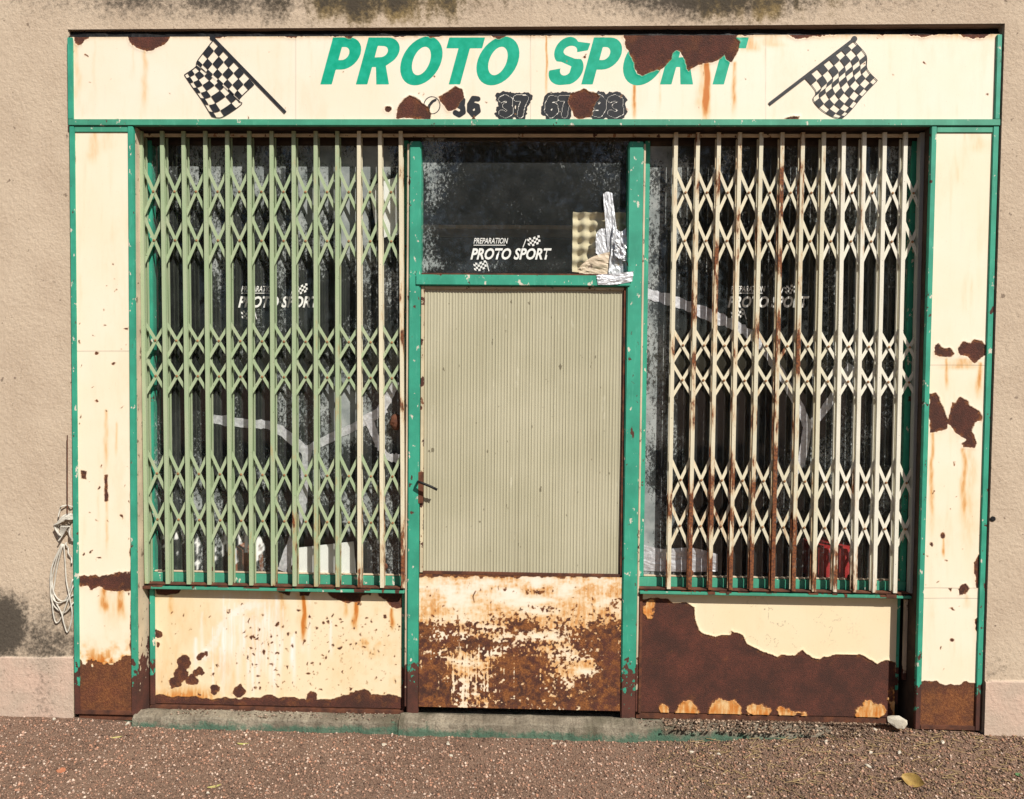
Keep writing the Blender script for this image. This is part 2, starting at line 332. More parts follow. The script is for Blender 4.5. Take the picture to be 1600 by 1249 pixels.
g = chips('soil_litter', 9000, .55, 2.7, -.45, -.0, .002, .009, [(.075, .05, .035), (.12, .08, .05), (.19, .13, .075), (.05, .035, .028), (.28, .19, .10)], .5); g['kind'] = 'stuff'; g['label'] = 'dark crumbly soil and litter heaped at the pilaster foot'; g['category'] = 'soil'
sb = bmesh.new()                             # dry grass stalks in the litter
for i in range(420):
    x_, y_ = random.uniform(.7, 2.6), -abs(random.gauss(0, .22))-.02; z_ = float(gz(np.array([x_]), np.array([y_]))[0])+.006; an = random.uniform(0, 3.1); l_ = random.uniform(.01, .035)
    prism(sb, (x_-l_*math.cos(an), y_-l_*math.sin(an), z_), (x_+l_*math.cos(an), y_+l_*math.sin(an), z_+random.uniform(-.003, .008)), .0016, .0016)
o = from_bm('dry_stalks', sb, mat_plain('straw', (.30, .21, .10), (.42, .31, .16), 30)); o['kind'] = 'stuff'; o['label'] = 'broken dry grass stalks strewn over the soil'; o['category'] = 'straw'
# ------------------------------------------------------------------ house wall
xl, xr = U(109, 600)[0], U(1551, 560)[0]; zt = U(800, 42)[2]
def wall_y(x): return -0.0062*x
def wall_fn(px, py, P):
    x, z = P[:, 0], P[:, 2]
    dy = wall_y(x)-.0018*fbm(x*1000, z*1000, 14, 3, 2)-.004*np.clip(fbm(x*1000, z*1000, 9, 2, 5)-.62, 0, 1)
    n = fbm(px, py, 70, 4, 1); n2 = fbm(px, py*.25, 22, 3, 4)
    top = np.clip((55-py)/50, 0, 1)
    moss = top*(np.exp(-((px-590)/170)**2)*1.15+np.exp(-((px-1165)/150)**2)*.9)*(n2*1.9)
    dirt = 1.5*top*(.20+.55*np.exp(-((px-1110)/130)**2)+.45*np.exp(-((px-560)/190)**2)*n2*1.4+.25*np.exp(-((px-250)/140)**2))*(.5+n)
    lf = np.clip((py-850)/150, 0, 1)*(px < 300)*(py < 1032)
    dirt = np.maximum(dirt, lf*.58*(.5+n)); dirt = np.maximum(dirt, 1.7*np.exp(-((px+4)/46)**2-((py-980)/50)**2)); dirt = np.maximum(dirt, .7*np.exp(-((px-50)/60)**2-((py-1010)/28)**2))
    pink = np.where(px < 400, py > 1028, py > 1062).astype(float); dirt = np.where((pink > 0) & (px < 400), .42*np.clip(n*1.8-.4, 0, 1)*np.clip((100-px)/25, .1, 1), dirt)
    dirt = np.where((pink == 0) & (px > 1500) & (py > 980), .28*np.clip((py-980)/70, 0, 1)*n*1.6, dirt); dy = dy-pink*.008
    return dict(dy=dy, dirt=dirt, moss=moss, pink=pink)
zcap = 3.5
HW = empty('house_wall', (-2.2, 0, 0), 'beige roughcast house wall with mossy stains above the shopfront', 'wall')
grid_mesh('render_coat', -2.45, xl, -.05, zt, 0, .0045, wall_fn, M_wall, HW); grid_mesh('render_coat', xr, 2.45, -.05, zt, 0, .0045, wall_fn, M_wall, HW)
grid_mesh('render_coat', -2.45, 2.45, zt, zt+.3, 0, .0045, wall_fn, M_wall, HW)
for a in ((-7, -2.45, -.05, zcap), (2.45, 7, -.05, zcap), (-2.45, 2.45, zt+.3, zcap)): grid_mesh('render_coat', *a, 0, .05, wall_fn, M_wall, HW)
for n_, a in (('reveal', (-2.0, 2.0, .004+.010, .30, zt, zt+.03)), ('reveal', (xl-.03, xl, .016, .30, -.05, zt)), ('reveal', (xr, xr+.03, -.006, .30, -.05, zt))): box(n_, *a, M_wall, HW, 0)
# ------------------------------------------------------------------ room behind the glass
RM = empty('shop_room', (0, 1.5, 0), 'dark shop room behind the dirty windows', 'room')
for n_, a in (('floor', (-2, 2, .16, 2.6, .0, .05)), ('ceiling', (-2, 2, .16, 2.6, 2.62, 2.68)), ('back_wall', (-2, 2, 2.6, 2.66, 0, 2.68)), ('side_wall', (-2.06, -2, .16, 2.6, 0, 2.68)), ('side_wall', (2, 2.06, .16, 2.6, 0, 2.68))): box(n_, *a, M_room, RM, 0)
a = U(600, 351, .5); b_ = U(1010, 359, .5); tag(box('shelf_board', a[0], b_[0], .5, .72, a[2], b_[2], M_wood), 'brown wooden shelf board behind the transom window', 'shelf')
# ------------------------------------------------------------------ signboard
def arc(cx, cy, rx, ry, a0, a1, n=14): return [(cx+rx*math.cos(math.radians(a0+(a1-a0)*i/n)), cy+ry*math.sin(math.radians(a0+(a1-a0)*i/n))) for i in range(n+1)]
SH = .274
def letter(ch, x0, wd, yb=132.5, h=73.5):    # loops in photo pixels, slanted
    s = wd
    if ch == 'P': L = [[(0, 0), (18, 0), (18, 23)]+arc(s-24, 48, 24, 25, -90, 90)+[(0, 73)], [(18, 38)]+arc(s-27, 48, 9, 10, -90, 90)+[(18, 58)]]
    elif ch == 'R': L = [[(0, 0), (18, 0), (18, 27), (24, 27), (s-22, 0), (s-2, 0), (s-15, 29)]+arc(s-24, 51, 24, 22, -50, 90)+[(0, 73)], [(18, 42)]+arc(s-27, 51, 9, 8.5, -90, 90)+[(18, 60)]]
    elif ch == 'T': L = [[(s/2-9, 0), (s/2+9, 0), (s/2+9, 56), (s, 56), (s, 73), (0, 73), (0, 56), (s/2-9, 56)]]
    elif ch == 'O': L = [arc(s/2, 36.5, s/2, 38, 0, 350, 34), arc(s/2, 36.5, s/2-18, 22, 0, 350, 30)]
    elif ch == 'S': L = [[(2, 22), (18, 25)]+arc(s/2-1, 23, s/2-19, 9, 180, 330, 8)+[(s*.62, 28), (s*.30, 35)]+arc(s*.36, 53, s*.34, 21, 235, 40, 16)+[(s-1, 64), (s-2, 53), (s-18, 50)]+arc(s*.47, 52, s*.19, 8, 20, 200, 8)+[(s*.36, 46), (s*.66, 40)]+arc(s*.58, 22, s*.40, 23, 50, -70, 14)+arc(s*.45, 21, s*.43, 22, -90, -180, 10)]
    return [[(x0+u+SH*v, yb-v*h/73) for u, v in l] for l in L]
WORD = [('P', 500.5, 50), ('R', 556, 54), ('O', 617, 63), ('T', 682, 56), ('O', 736, 64), ('S', 851, 55), ('P', 908, 50), ('O', 965, 63), ('R', 1031, 54), ('T', 1094, 56)]
def dig(ch, x, y, w_, h):
    f = {'3': [(.05, .9), (.4, 1), (.85, .85), (.8, .6), (.45, .52), (.85, .42), (.9, .15), (.45, 0), (.05, .12)], '6': [(.85, .92), (.45, .95), (.12, .6), (.1, .25), (.45, 0), (.88, .22), (.8, .5), (.45, .56), (.14, .35)],
         '7': [(.05, .97), (.9, .97), (.55, .5), (.4, 0)], '9': [(.15, .08), (.55, .05), (.88, .4), (.9, .75), (.55, 1), (.12, .78), (.2, .5), (.55, .44), (.86, .62)]}[ch]
    return [(x+u*w_, y-v*h) for u, v in f]
DIG = [('3', 711, 14, 0), ('6', 732, 17, 0), ('3', 783, 16, 1), ('7', 806, 17, 1), ('6', 854, 16, 1), ('7', 876, 15, 1), ('9', 927, 18, 1), ('3', 953, 19, 1)]
RUSTF = [[(972, 48), (976, 64), (979, 76), (985, 88), (991, 101), (995, 116), (1003, 118), (1015, 113), (1030, 110), (1040, 103), (1048, 93), (1050, 84), (1057, 79), (1063, 83), (1070, 95), (1076, 112), (1087, 104), (1100, 100), (1110, 99), (1118, 97), (1126, 92), (1132, 86), (1136, 95), (1142, 97), (1150, 87), (1154, 78), (1157, 66), (1150, 60), (1160, 48)],
         [(194, 48), (202, 62), (206, 70), (214, 76), (226, 80), (240, 78), (252, 73), (262, 66), (270, 48)], arc(125, 61, 8, 10, 0, 340, 10),
         [(620, 185), (622, 165), (630, 158), (640, 149), (650, 152), (658, 160), (668, 168), (673, 178), (672, 187)], [(684, 152), (700, 143), (712, 136), (722, 140), (725, 152), (718, 160), (712, 172), (700, 174), (690, 163)],
         [(888, 160), (893, 148), (905, 143), (912, 138), (920, 144), (932, 146), (936, 152), (930, 160), (926, 172), (922, 184), (905, 187), (897, 182), (893, 170)], [(1225, 186), (1240, 181), (1248, 183), (1246, 189)], arc(606, 171, 4, 4, 0, 340, 8)]
def fascia_fn(px, py, P):
    n = (fbm(px, py, 9, 4, 2)-.5)
    rust = np.max([sd_poly(px, py, [l]) for l in RUSTF], 0)+n*5
    rust = np.maximum(rust, (60-py)-4.5+(fbm(px, py*.4, 26, 5, 3)-.5)*24)
    rd = rust.copy(); rust = np.maximum(rust, spots(px, py, 46, 112, 1555, 56, 186, .3, 2.6, 5)+n*2)
    ink = np.max([sd_poly(px, py, letter(c, x, w_)) for c, x, w_ in WORD], 0)
    inkb = np.full(px.shape, -60.0); white = np.zeros(px.shape); smear = np.full(px.shape, -60.0)
    for c, x, w_, s in DIG:
        d = sd_line(px, py, dig(c, x, 180, w_, 27), 4.4)
        if s: smear = np.maximum(smear, d+5.5+(fbm(px, py, 7, 3, 6)-.5)*9); white = np.maximum(white, np.clip(1.25-abs(d+.4)*1.25, 0, 1)*.75)
        else: inkb = np.maximum(inkb, d)
    inkb = np.maximum(inkb, sd_line(px, py, arc(675, 165, 12.5, 13.5, 0, 360, 24), .8)); inkb = np.maximum(inkb, sd_line(px, py, [(669, 173), (671, 165), (676, 159), (680, 157)], 2.2))
    inkb = np.maximum(inkb, np.where(white > .40, -1, smear))
    stain = np.zeros(px.shape)
    for a in ((227, 80, 188, 7, .42), (208, 76, 120, 4, .2), (854, 55, 160, 2.5, .75), (991, 118, 192, 4, .85), (1104, 98, 194, 6.5, 1.5), (1098, 98, 190, 12, .45), (1147, 97, 188, 5, .65), (1031, 112, 185, 3, .3), (121, 68, 188, 8, .35), (1000, 118, 188, 18, .14), (1170, 58, 80, 20, .5), (1200, 56, 72, 25, .4), (148, 56, 188, 5, .2)): stain = np.maximum(stain, streak(px, py, *a))
    stain = np.maximum(stain, .24*np.clip(fbm(px, py*.15, 13, 3, 7)*3-1.75, 0, 1)); stain = np.maximum(stain, .40*np.clip(1-(py-55)/12, 0, 1)+.12*np.clip(fbm(px, py, 60, 3, 4)*2-1.1, 0, 1))
    dirt = .5*np.clip(1-abs(px-462)/.9, 0, 1)+.45*np.clip(1-abs(px-829)/.9, 0, 1)+.4*np.clip(1-abs(px-1196)/.9, 0, 1)
    return dict(rd=rd, rust=rust, stain=stain, white=white*(smear > 0), inkg=ink, inkb=inkb, tone=np.clip(fbm(px, py, 25, 3, 1)-.62, 0, 1), dirt=dirt)
SB = empty('sign_board', (0, 0, 2.6), 'long cream fascia signboard with green lettering, checkered flags and flaking rust', 'signboard')
fx0, fx1 = U(110, 120)[0], U(1561, 120)[0]; fz0, fz1 = U(800, 189)[2], U(800, 56)[2]
grid_mesh('fascia_panel', fx0, fx1, fz0, fz1, .002, .003, fascia_fn, M_fascia, SB, curl=1.6)
box('backing_board', fx0, fx1, .006, .03, fz0, fz1, M_rust, SB, 0)
tz0, tz1 = U(800, 197.5)[2], U(800, 187.5)[2]
box('edge_trim', fx0-.006, fx1+.006, -.010, .008, tz0, tz1, M_greenpale, SB); box('trim_return', fx0, fx1, .0085, .06, tz0+.002, tz1, M_dark, SB, 0)
box('edge_trim', fx0-.008, fx0+.014, -.008, .03, tz1, fz1-.004, M_green, SB); box('edge_trim', fx1-.016, fx1+.004, -.008, .03, tz1, fz1-.004, M_green, SB)
bm = bmesh.new()                             # lumpy bitumen felt tucked into the slot above the board
N = 260; prev = None
for i in range(N+1):
    x = fx0-.012+(fx1-fx0+.02)*i/N; a, b2, c2 = (fbm(np.array([x*1000]), np.array([5.+40*k]), 60, 4, k)[0]-.5 for k in range(3))
    cur = [bm.verts.new(p) for p in ((x, .06, zt-.001), (x, .028+.012*a, zt-.002), (x, .022+.016*b2, zt-.016), (x, .010+.016*a-.03*max(0, c2-.22), fz1+.002+.012*c2), (x, .05, fz1-.012))]
    if prev:
        for k in range(4): bm.faces.new((prev[k], cur[k], cur[k+1], prev[k+1]))
    prev = cur
from_bm('bitumen_flashing', bm, M_bitumen, SB)
def curve(pts, t):
    t = t*(len(pts)-1); i = min(int(t), len(pts)-2); f = t-i
    g_ = lambda k: np.array(pts[max(0, min(len(pts)-1, k))], float)
    p0, p1, p2, p3 = g_(i-1), g_(i), g_(i+1), g_(i+2)
    return .5*((2*p1)+(p2-p0)*f+(2*p0-5*p1+4*p2-p3)*f*f+(3*p1-p0-3*p2+p3)*f**3)
def flag(pole, top, bot, outer, nu, nv, knob, label):
    A0, A1 = np.array(top[0], float), np.array(bot[0], float)
    def S(u, v):
        pa = A0+(A1-A0)*u; po = curve(outer, u); t, b2 = curve(top, v), curve(bot, v)
        wig = math.sin(v*6.0+u*2)*2.2*v*(1-v)*4
        B = (1-u)*((1-v)*A0+v*np.array(outer[0]))+u*((1-v)*A1+v*np.array(outer[-1]))
        p = (1-v)*pa+v*po+(1-u)*t+u*b2-B; return U(p[0]+wig*.6, p[1]+wig*.4*math.sin(math.pi*u), -.0016)
    bm = bmesh.new()
    for i in range(nu):
        for j in range(nv):
            if (i+j) % 2 == 0: continue
            K = 3; vs = [[bm.verts.new(S((i+a/K)/nu, (j+b2/K)/nv)) for b2 in range(K+1)] for a in range(K+1)]
            for a in range(K):
                for b2 in range(K): bm.faces.new((vs[a][b2], vs[a+1][b2], vs[a+1][b2+1], vs[a][b2+1]))
    for q in ([S(t/40, 1) for t in range(41)], [S(0, t/40) for t in range(41)], [S(1, t/40) for t in range(41)]):
        for k in range(40): prism(bm, q[k], q[k+1], .0026, .0006)
    o = from_bm('checkered_flag', bm, M_ink, SB); o['label'] = label
    bm = bmesh.new(); a, b2 = U(*pole[0], -.0018), U(*pole[1], -.0018); prism(bm, a, b2, .013, .0012)
    bmesh.ops.create_circle(bm, cap_ends=True, radius=.012, segments=14, matrix=Matrix.Translation(Vector(a)) @ Matrix.Rotation(math.pi/2, 4, 'X'))
    from_bm('flag_pole', bm, M_ink, o)
flag([(332, 59), (446, 176)], [(334, 62), (308, 94), (306, 105), (288, 117)], [(397, 132), (380, 148), (374, 158), (378, 163), (347, 183), (331, 182)], [(288, 117), (300, 135), (315, 156), (331, 182)], 8, 9, None, 'black and white checkered flag leaning right, painted before the word PROTO')
flag([(1335, 61), (1202, 163)], [(1334, 64), (1352, 86), (1356, 108), (1371, 126)], [(1257, 121), (1275, 143), (1272, 156), (1285, 172), (1303, 183), (1316, 185)], [(1371, 126), (1350, 148), (1330, 172), (1316, 185)], 8, 9, None, 'black and white checkered flag leaning left, painted after the word SPORT')
# ------------------------------------------------------------------ shopfront
SF = empty('shopfront', (0, 0, .05), 'rusting cream and green metal shopfront with pilasters, two barred windows and transom', 'shopfront')
def pil_left(px, py, P):
    n = fbm(px, py, 12, 4, 3)-.5
    r = np.minimum(py-897-n*14, 919+n*16-py)-1.0+np.clip((px-150)/30, -1, 1)*2; r = np.maximum(r, py-1032+n*30+8*np.cos(px/17.)); rd = r; r = np.maximum(r, spots(px, py, 46, 116, 205, 380, 1030, .4, 3.4, 3)+n*2)
    r = np.maximum(r, sd_poly(px, py, [[(163, 742), (168, 742), (169, 782), (164, 784)], [(126, 735), (135, 737), (136, 750), (127, 748)]])+n*5); r = np.maximum(r, np.maximum(118-px, px-203)-1.5+(fbm(px, py, 18, 4, 6)-.5)*7)
    st = np.maximum.reduce([streak(px, py, *a) for a in ((150, 205, 260, 12, .4), (165, 205, 240, 20, .25), (166, 640, 760, 5, .45), (167, 780, 880, 4, .4), (165, 918, 960, 9, .8), (190, 918, 970, 9, .75), (178, 920, 985, 20, .3), (182, 660, 720, 3, .4))])
    st = np.maximum(st, np.clip((py-985)/50, 0, 1)*.9*np.clip(n*3+.7, 0, 1)); d = .6*np.clip(1-abs(py-549)/1.0, 0, 1); st = np.maximum(st, .26*np.clip(fbm(px, py*.12, 11, 3, 7)*3-1.75, 0, 1))
    return dict(rd=rd, rust=r, stain=st, white=0*px, inkg=0*px-50, inkb=0*px-50, tone=np.clip((py-1000)/60, 0, .55)*np.clip(n*1.2+.75, 0, 1), dirt=d)
RP = [[(1461, 540), (1466, 537), (1474, 546), (1483, 545), (1490, 553), (1486, 559), (1472, 557), (1460, 555)], [(1497, 545), (1505, 533), (1516, 536), (1522, 530), (1534, 532), (1542, 542), (1541, 556), (1530, 564), (1522, 568), (1512, 557), (1500, 556)],
      [(1451, 616), (1461, 614), (1468, 624), (1473, 640), (1480, 654), (1480, 668), (1470, 673), (1452, 677)], [(1484, 640), (1488, 630), (1494, 632), (1499, 620), (1508, 624), (1514, 635), (1530, 642), (1536, 650), (1532, 658), (1522, 660), (1520, 675), (1525, 690), (1522, 699), (1505, 700), (1503, 694), (1508, 688), (1498, 680), (1489, 672), (1480, 660)],
      [(1521, 880), (1529, 866), (1534, 868), (1531, 915), (1526, 918)], [(1524, 968), (1530, 965), (1530, 1005), (1525, 1000)], [(1496, 921), (1508, 913), (1514, 920), (1510, 930), (1499, 930)]]
def pil_right(px, py, P):
    n = fbm(px, py, 11, 4, 3)-.5; r = np.max([sd_poly(px, py, [l]) for l in RP], 0)+n*7; r = np.maximum(r, py-1068+n*14-6*np.exp(-((px-1450)/14)**2)*-1)
    rd = r; r = np.maximum(r, spots(px, py, 24, 1438, 1545, 700, 1050, .3, 3, 8)+n*2); r = np.maximum(r, sd_poly(px, py, [arc(1473, 837, 4, 5, 0, 340, 8), arc(1487, 1000, 3, 2.5, 0, 340, 8)])+n*3)
    st = np.maximum.reduce([streak(px, py, *a) for a in ((1456, 676, 850, 5, .65), (1506, 700, 850, 8, .6), (1515, 700, 900, 16, .34), (1530, 566, 625, 6, .7), (1478, 560, 610, 4, .6), (1500, 560, 575, 30, .5), (1525, 205, 240, 20, .3), (1474, 840, 870, 3, .7), (1510, 930, 950, 8, .3))])
    st = np.maximum(st, .28*np.clip(fbm(px, py*.12, 11, 3, 7)*3-1.7, 0, 1)); d = np.maximum.reduce([.7*np.clip(1-abs(py-k-(px-1500)*.004)/.9, 0, 1) for k in (571, 919, 935)])
    return dict(rd=rd, rust=r, stain=st, white=0*px, inkg=0*px-50, inkb=0*px-50, tone=np.clip((py-1060)/40, 0, .65)*np.clip(n*1.4+.75, 0, 1), dirt=d)
PT = tz0-.0005
def pilaster(x0, x1, zb, fn, lab):
    p = grid_mesh('pilaster', x0, x1, zb, PT, .002, .003, fn, M_cream, SF); p['label'] = lab
    for a, b2 in ((x0-.014, x0+.008), (x1-.008, x1+.016)): box('edge_trim', a, b2, -.006, .012, zb-.004, PT, M_green, p)
    box('top_trim', x0+.008, x1-.008, -.004, .010, PT-.026, PT-.001, M_greenpale, p); box('backing', x0, x1, .006, .10, zb-.03, PT, M_rust, p, 0)
    box('base_plate', x0+.008, x1-.008, -.005, .004, zb-.004, zb+.014, M_rust, p); return p
lx0, lx1 = U(118, 600)[0], U(206, 600)[0]; rx0, rx1 = U(1450, 560)[0], U(1543, 560)[0]
zbl, zbr = U(160, 1115)[2], U(1490, 1139)[2]
pilaster(lx0, lx1, zbl, pil_left, 'cream pilaster with a rust band and rusted foot'); pilaster(rx0, rx1, zbr, pil_right, 'cream pilaster with big rust patches in its middle')
ox0, ox1 = lx1+.0165, rx0-.0145             # clear opening
GY, KY = .105, .088                          # glass and kick panel depth
box('soffit', ox0-.01, ox1+.01, .062, .16, tz0+.002, tz0+.03, M_dark, SF, 0); box('soffit_board', ox0, ox1, -.004, .16, tz0+.0005, tz0+.0018, M_dark, SF, 0)
box('head_board', ox0, ox1, GY-.004, GY+.05, U(800, 222, GY)[2], tz0, M_dark, SF, 0)
box('jamb', ox0-.02, ox0-.0005, .013, .17, .05, tz0, M_jamb, SF, 0); box('jamb', ox1+.0005, ox1+.02, .013, .17, .05, tz0, M_dark, SF, 0)  # second jamb is coloured dark to stand in for its shade
r0 = U(800, 214.5, .064)[2]; box('gate_rail', ox0+.001, ox1-.001, .058, .070, r0, r0+.013, M_rail, SF)
# mullions beside the door
mlx0, mlx1 = U(638, 560, .05)[0], U(656, 560, .05)[0]; mrx0, mrx1 = U(978, 560, .05)[0], U(1001, 560, .05)[0]; zfloor = U(800, 1108, .06)[2]
for a, b2 in ((mlx0, mlx1), (mrx0, mrx1)):
    p = box('mullion', a, b2, .05, .13, zfloor-.03, U(800, 222, .06)[2], M_green, SF, .004); q = .012
    s_ = a < 0; box('channel', (a-.011) if s_ else b2+.0005, (a-.0005) if s_ else b2+.010, .058, .12, zfloor, U(800, 225, .06)[2], M_jamb, p)
bz0, bz1 = U(800, 447, .05)[2], U(800, 430, .05)[2]; box('transom_bar', mlx1-.02, mrx0+.015, .044, .12, bz0, bz1, M_green, SF, .004)
box('transom_bead', mlx1+.001, mrx0-.001, .07, .10, bz1-.002, bz1+.010, M_rust, SF)
# windows
szL, szR = U(425, 921, .05)[2], U(1210, 929, .05)[2]
def gdust(top, mid, bot, extra=None, wh=None):
    def fn(px, py, P):
        d = np.interp(py, [225, 250, 400, 470, 690, 780, 890], [top, top, top*.8, mid, mid, bot, bot*.8])
        if extra is not None: d = d+extra(px, py)
        return dict(dust=np.clip(d, 0, 1.2), white=np.zeros_like(px) if wh is None else wh(px, py))
    return fn
def splash(px, py):
    r = np.full(px.shape, -9.); g_ = np.random.default_rng(4)
    for i in range(26):
        x = g_.uniform(245, 418); y0 = g_.uniform(820, 862); r = np.maximum(r, sd_line(px, py, [(x, y0), (x+g_.uniform(-3, 3), y0+g_.uniform(15, 40))], g_.uniform(1.0, 4)))
    return np.clip((r+(fbm(px, py, 8, 3, 2)-.5)*7)*.8, 0, 1)*(py < 893)
def window(x0, x1, z0, z1, fn, lab):
    bm = bmesh.new(); t = .022
    fr = box('window', x0, x1, GY-.012, GY+.03, z0, z0+.042, M_greenpale, SF); fr['label'] = lab
    for a, b2 in ((x0, x0+t), (x1-t, x1)): box('frame_stile', a, b2, GY-.010, GY+.028, z0+.043, z1, M_green, fr)
    box('frame_head', x0+t+.001, x1-t-.001, GY-.009, GY+.027, z1-.02, z1-.0005, M_dark, fr)
    box('putty_bead', x0+t+.001, x1-t-.001, GY-.008, GY+.006, z0+.043, z0+.05, M_jamb, fr)
    grid_mesh('pane', x0+t*.7, x1-t*.7, z0+.03, z1-.01, GY, .009, fn, M_glass, fr); return fr
wtop = U(800, 221, GY)[2]
WL = window(ox0+.003, mlx0-.0125, szL+.012, wtop, gdust(.58, .40, .50, lambda px, py: .28*np.exp(-((px-520)/90)**2-((py-290)/70)**2)+.3*np.exp(-((px-530)/60)**2-((py-650)/60)**2)-.12*(px < 330)*(py < 640)-.7*np.exp(-((px-604)/26)**4-((py-325)/50)**4)-.6*np.exp(-((px-503)/55)**4-((py-872)/30)**4), splash), 'left window with dusty taped glass')
WR = window(mrx1+.0115, ox1-.003, szR+.012, wtop, gdust(.54, .41, .46, lambda px, py: .16*np.exp(-((px-1005)/38)**2)-.1*np.exp(-((px-1150)/50)**2)), 'right window with flecked taped glass')
TR = grid_mesh('transom_pane', mlx1-.005, mrx0+.005, bz1-.004, wtop+.01, GY-.012, .009, gdust(.36, .24, .16, lambda px, py: .10*np.exp(-((px-670)/20)**2)+.12*np.exp(-((py-415)/10)**2)), M_glass, SF); TR['label'] = 'dusty transom window above the door'
def tape(parent, pts, wd, y=GY-.0015):
    n = max(8, len(pts)*7); L, R = [], []
    P = [curve(pts, i/n) for i in range(n+1)]; g_ = np.random.default_rng(len(pts)+int(pts[0][0]))
    for i, p in enumerate(P):
        d = P[min(i+1, n)]-P[max(i-1, 0)]; d = d/np.linalg.norm(d); nn = np.array([-d[1], d[0]])*wd/2*(1+.12*g_.standard_normal()); L.append(p-nn); R.append(p+nn)
    bm = bmesh.new(); prev = None
    for a, b2 in zip(L, R):
        m_ = (a+b2)/2; cur = [bm.verts.new(U(q[0], q[1], y-.0012*g_.random())) for q in (a, m_, b2)]
        if prev:
            for k in range(2): bm.faces.new((prev[k], cur[k], cur[k+1], prev[k+1]))
        prev = cur
    return from_bm('tape_strip', bm, M_foil, parent)
tape(WL, [(333, 655), (385, 662), (430, 668), (478, 706)], 14); tape(WL, [(470, 708), (515, 685), (560, 664), (604, 640)], 13); tape(WL, [(562, 660), (595, 640), (618, 596)], 14, GY-.003); tape(WL, [(576, 655), (590, 690), (604, 713), (628, 716)], 12, GY-.0045); tape(WL, [(480, 700), (474, 770), (462, 830), (440, 892)], 15, GY-.003)
tape(WR, [(1006, 458), (1060, 473), (1120, 497), (1152, 510)], 17); tape(WR, [(1150, 508), (1190, 540), (1235, 610), (1262, 665)], 14, GY-.003); tape(WR, [(1262, 668), (1290, 638), (1330, 570)], 12); tape(WR, [(1262, 660), (1252, 720), (1225, 760)], 13, GY-.0045)
def crumple(name, poly, y, parent, amp=.006, m=M_foil, n=16):
    xs, ys = [p[0] for p in poly], [p[1] for p in poly]; bm = bmesh.new(); g_ = np.random.default_rng(int(xs[0]))
    L = len(poly)//2; top, bot = poly[:L], poly[L:][::-1]; rows = []
    for j in range(n+1):
        rows.append([bm.verts.new(U(*(curve(top, i/n)*(1-j/n)+curve(bot, i/n)*j/n), y-amp*(fbm(np.array([i*1.7+xs[0]]), np.array([j*1.1+ys[0]]), 3.0, 3, 2)[0]*1.3-.3))) for i in range(n+1)])
    for j in range(n):
        for i in range(n): bm.faces.new((rows[j][i], rows[j][i+1], rows[j+1][i+1], rows[j+1][i]))
    return from_bm(name, bm, m, parent)
crumple('foil_patch', [(1000, 849), (1035, 858), (1080, 856), (1121, 866), (1121, 893), (1080, 894), (1035, 893), (999, 892)], GY-.002, WR, .004)
crumple('foil_patch', [(942, 304), (948, 300), (957, 302), (968, 398), (958, 402), (950, 396)], GY-.018, TR, .006); crumple('foil_patch', [(958, 352), (970, 362), (984, 350), (993, 437), (972, 428), (950, 436)], GY-.024, TR, .014)
crumple('foil_patch', [(931, 366), (938, 358), (949, 358), (950, 398), (940, 400), (931, 396)], GY-.015, TR, .003); crumple('foil_patch', [(962, 372), (980, 384), (988, 380), (990, 402), (974, 408), (960, 398)], GY-.036, TR, .016)
crumple('foil_patch', [(902, 420), (925, 402), (960, 392), (975, 432), (940, 430), (905, 428)], GY-.020, TR, .010, M_jamb)
crumple('foil_patch', [(932, 430), (960, 428), (990, 424), (988, 440), (960, 445), (934, 445)], .0425, TR, .004)
tag(crumple('paper_sheet', [(577, 292), (600, 283), (629, 274), (629, 366), (605, 370), (590, 376)], GY+.006, None, .003, M_white, 6), 'white paper sheet hanging inside the barred window near the door', 'paper')
tag(sheet('white_board', [(448, 858), (553, 846), (556, 897), (450, 897)], GY+.010, M_white, None, .006), 'white board leaning inside the window behind the pale green gate', 'board')
a, b_ = U(1278, 852, GY+.10), U(1335, 898, GY+.10); tag(box('plastic_crate', a[0], b_[0], GY+.08, GY+.30, b_[2]-.05, a[2], M_red, None, .01), 'red plastic crate standing inside the window behind the cream gate', 'crate')
a, b_ = U(360, 858, GY+.10), U(392, 898, GY+.10); tag(box('carton', a[0], b_[0], GY+.08, GY+.26, b_[2]-.05, a[2], M_brick, None, .004), 'dull brown carton behind white paint splashes inside the pale green gate', 'carton')
bm = bmesh.new(); r_, c_ = 5, 5               # moulded tray
a, b_ = U(895, 332, GY+.02), U(985, 426, GY+.02); K = 40; vs = []
for j in range(K+1):
    for i in range(K+1):
        u, v = i/K, j/K; h = .5*(math.cos(u*c_*2*math.pi)+math.cos(v*r_*2*math.pi)); vs.append(bm.verts.new((a[0]+(b_[0]-a[0])*u, GY+.024-.014*h, a[2]+(b_[2]-a[2])*v)))
for j in range(K):
    for i in range(K): k = j*(K+1)+i; bm.faces.new((vs[k], vs[k+1], vs[k+K+2], vs[k+K+1]))
tag(from_bm('egg_tray', bm, M_card, None, True), 'beige moulded egg tray propped behind the transom glass', 'tray')
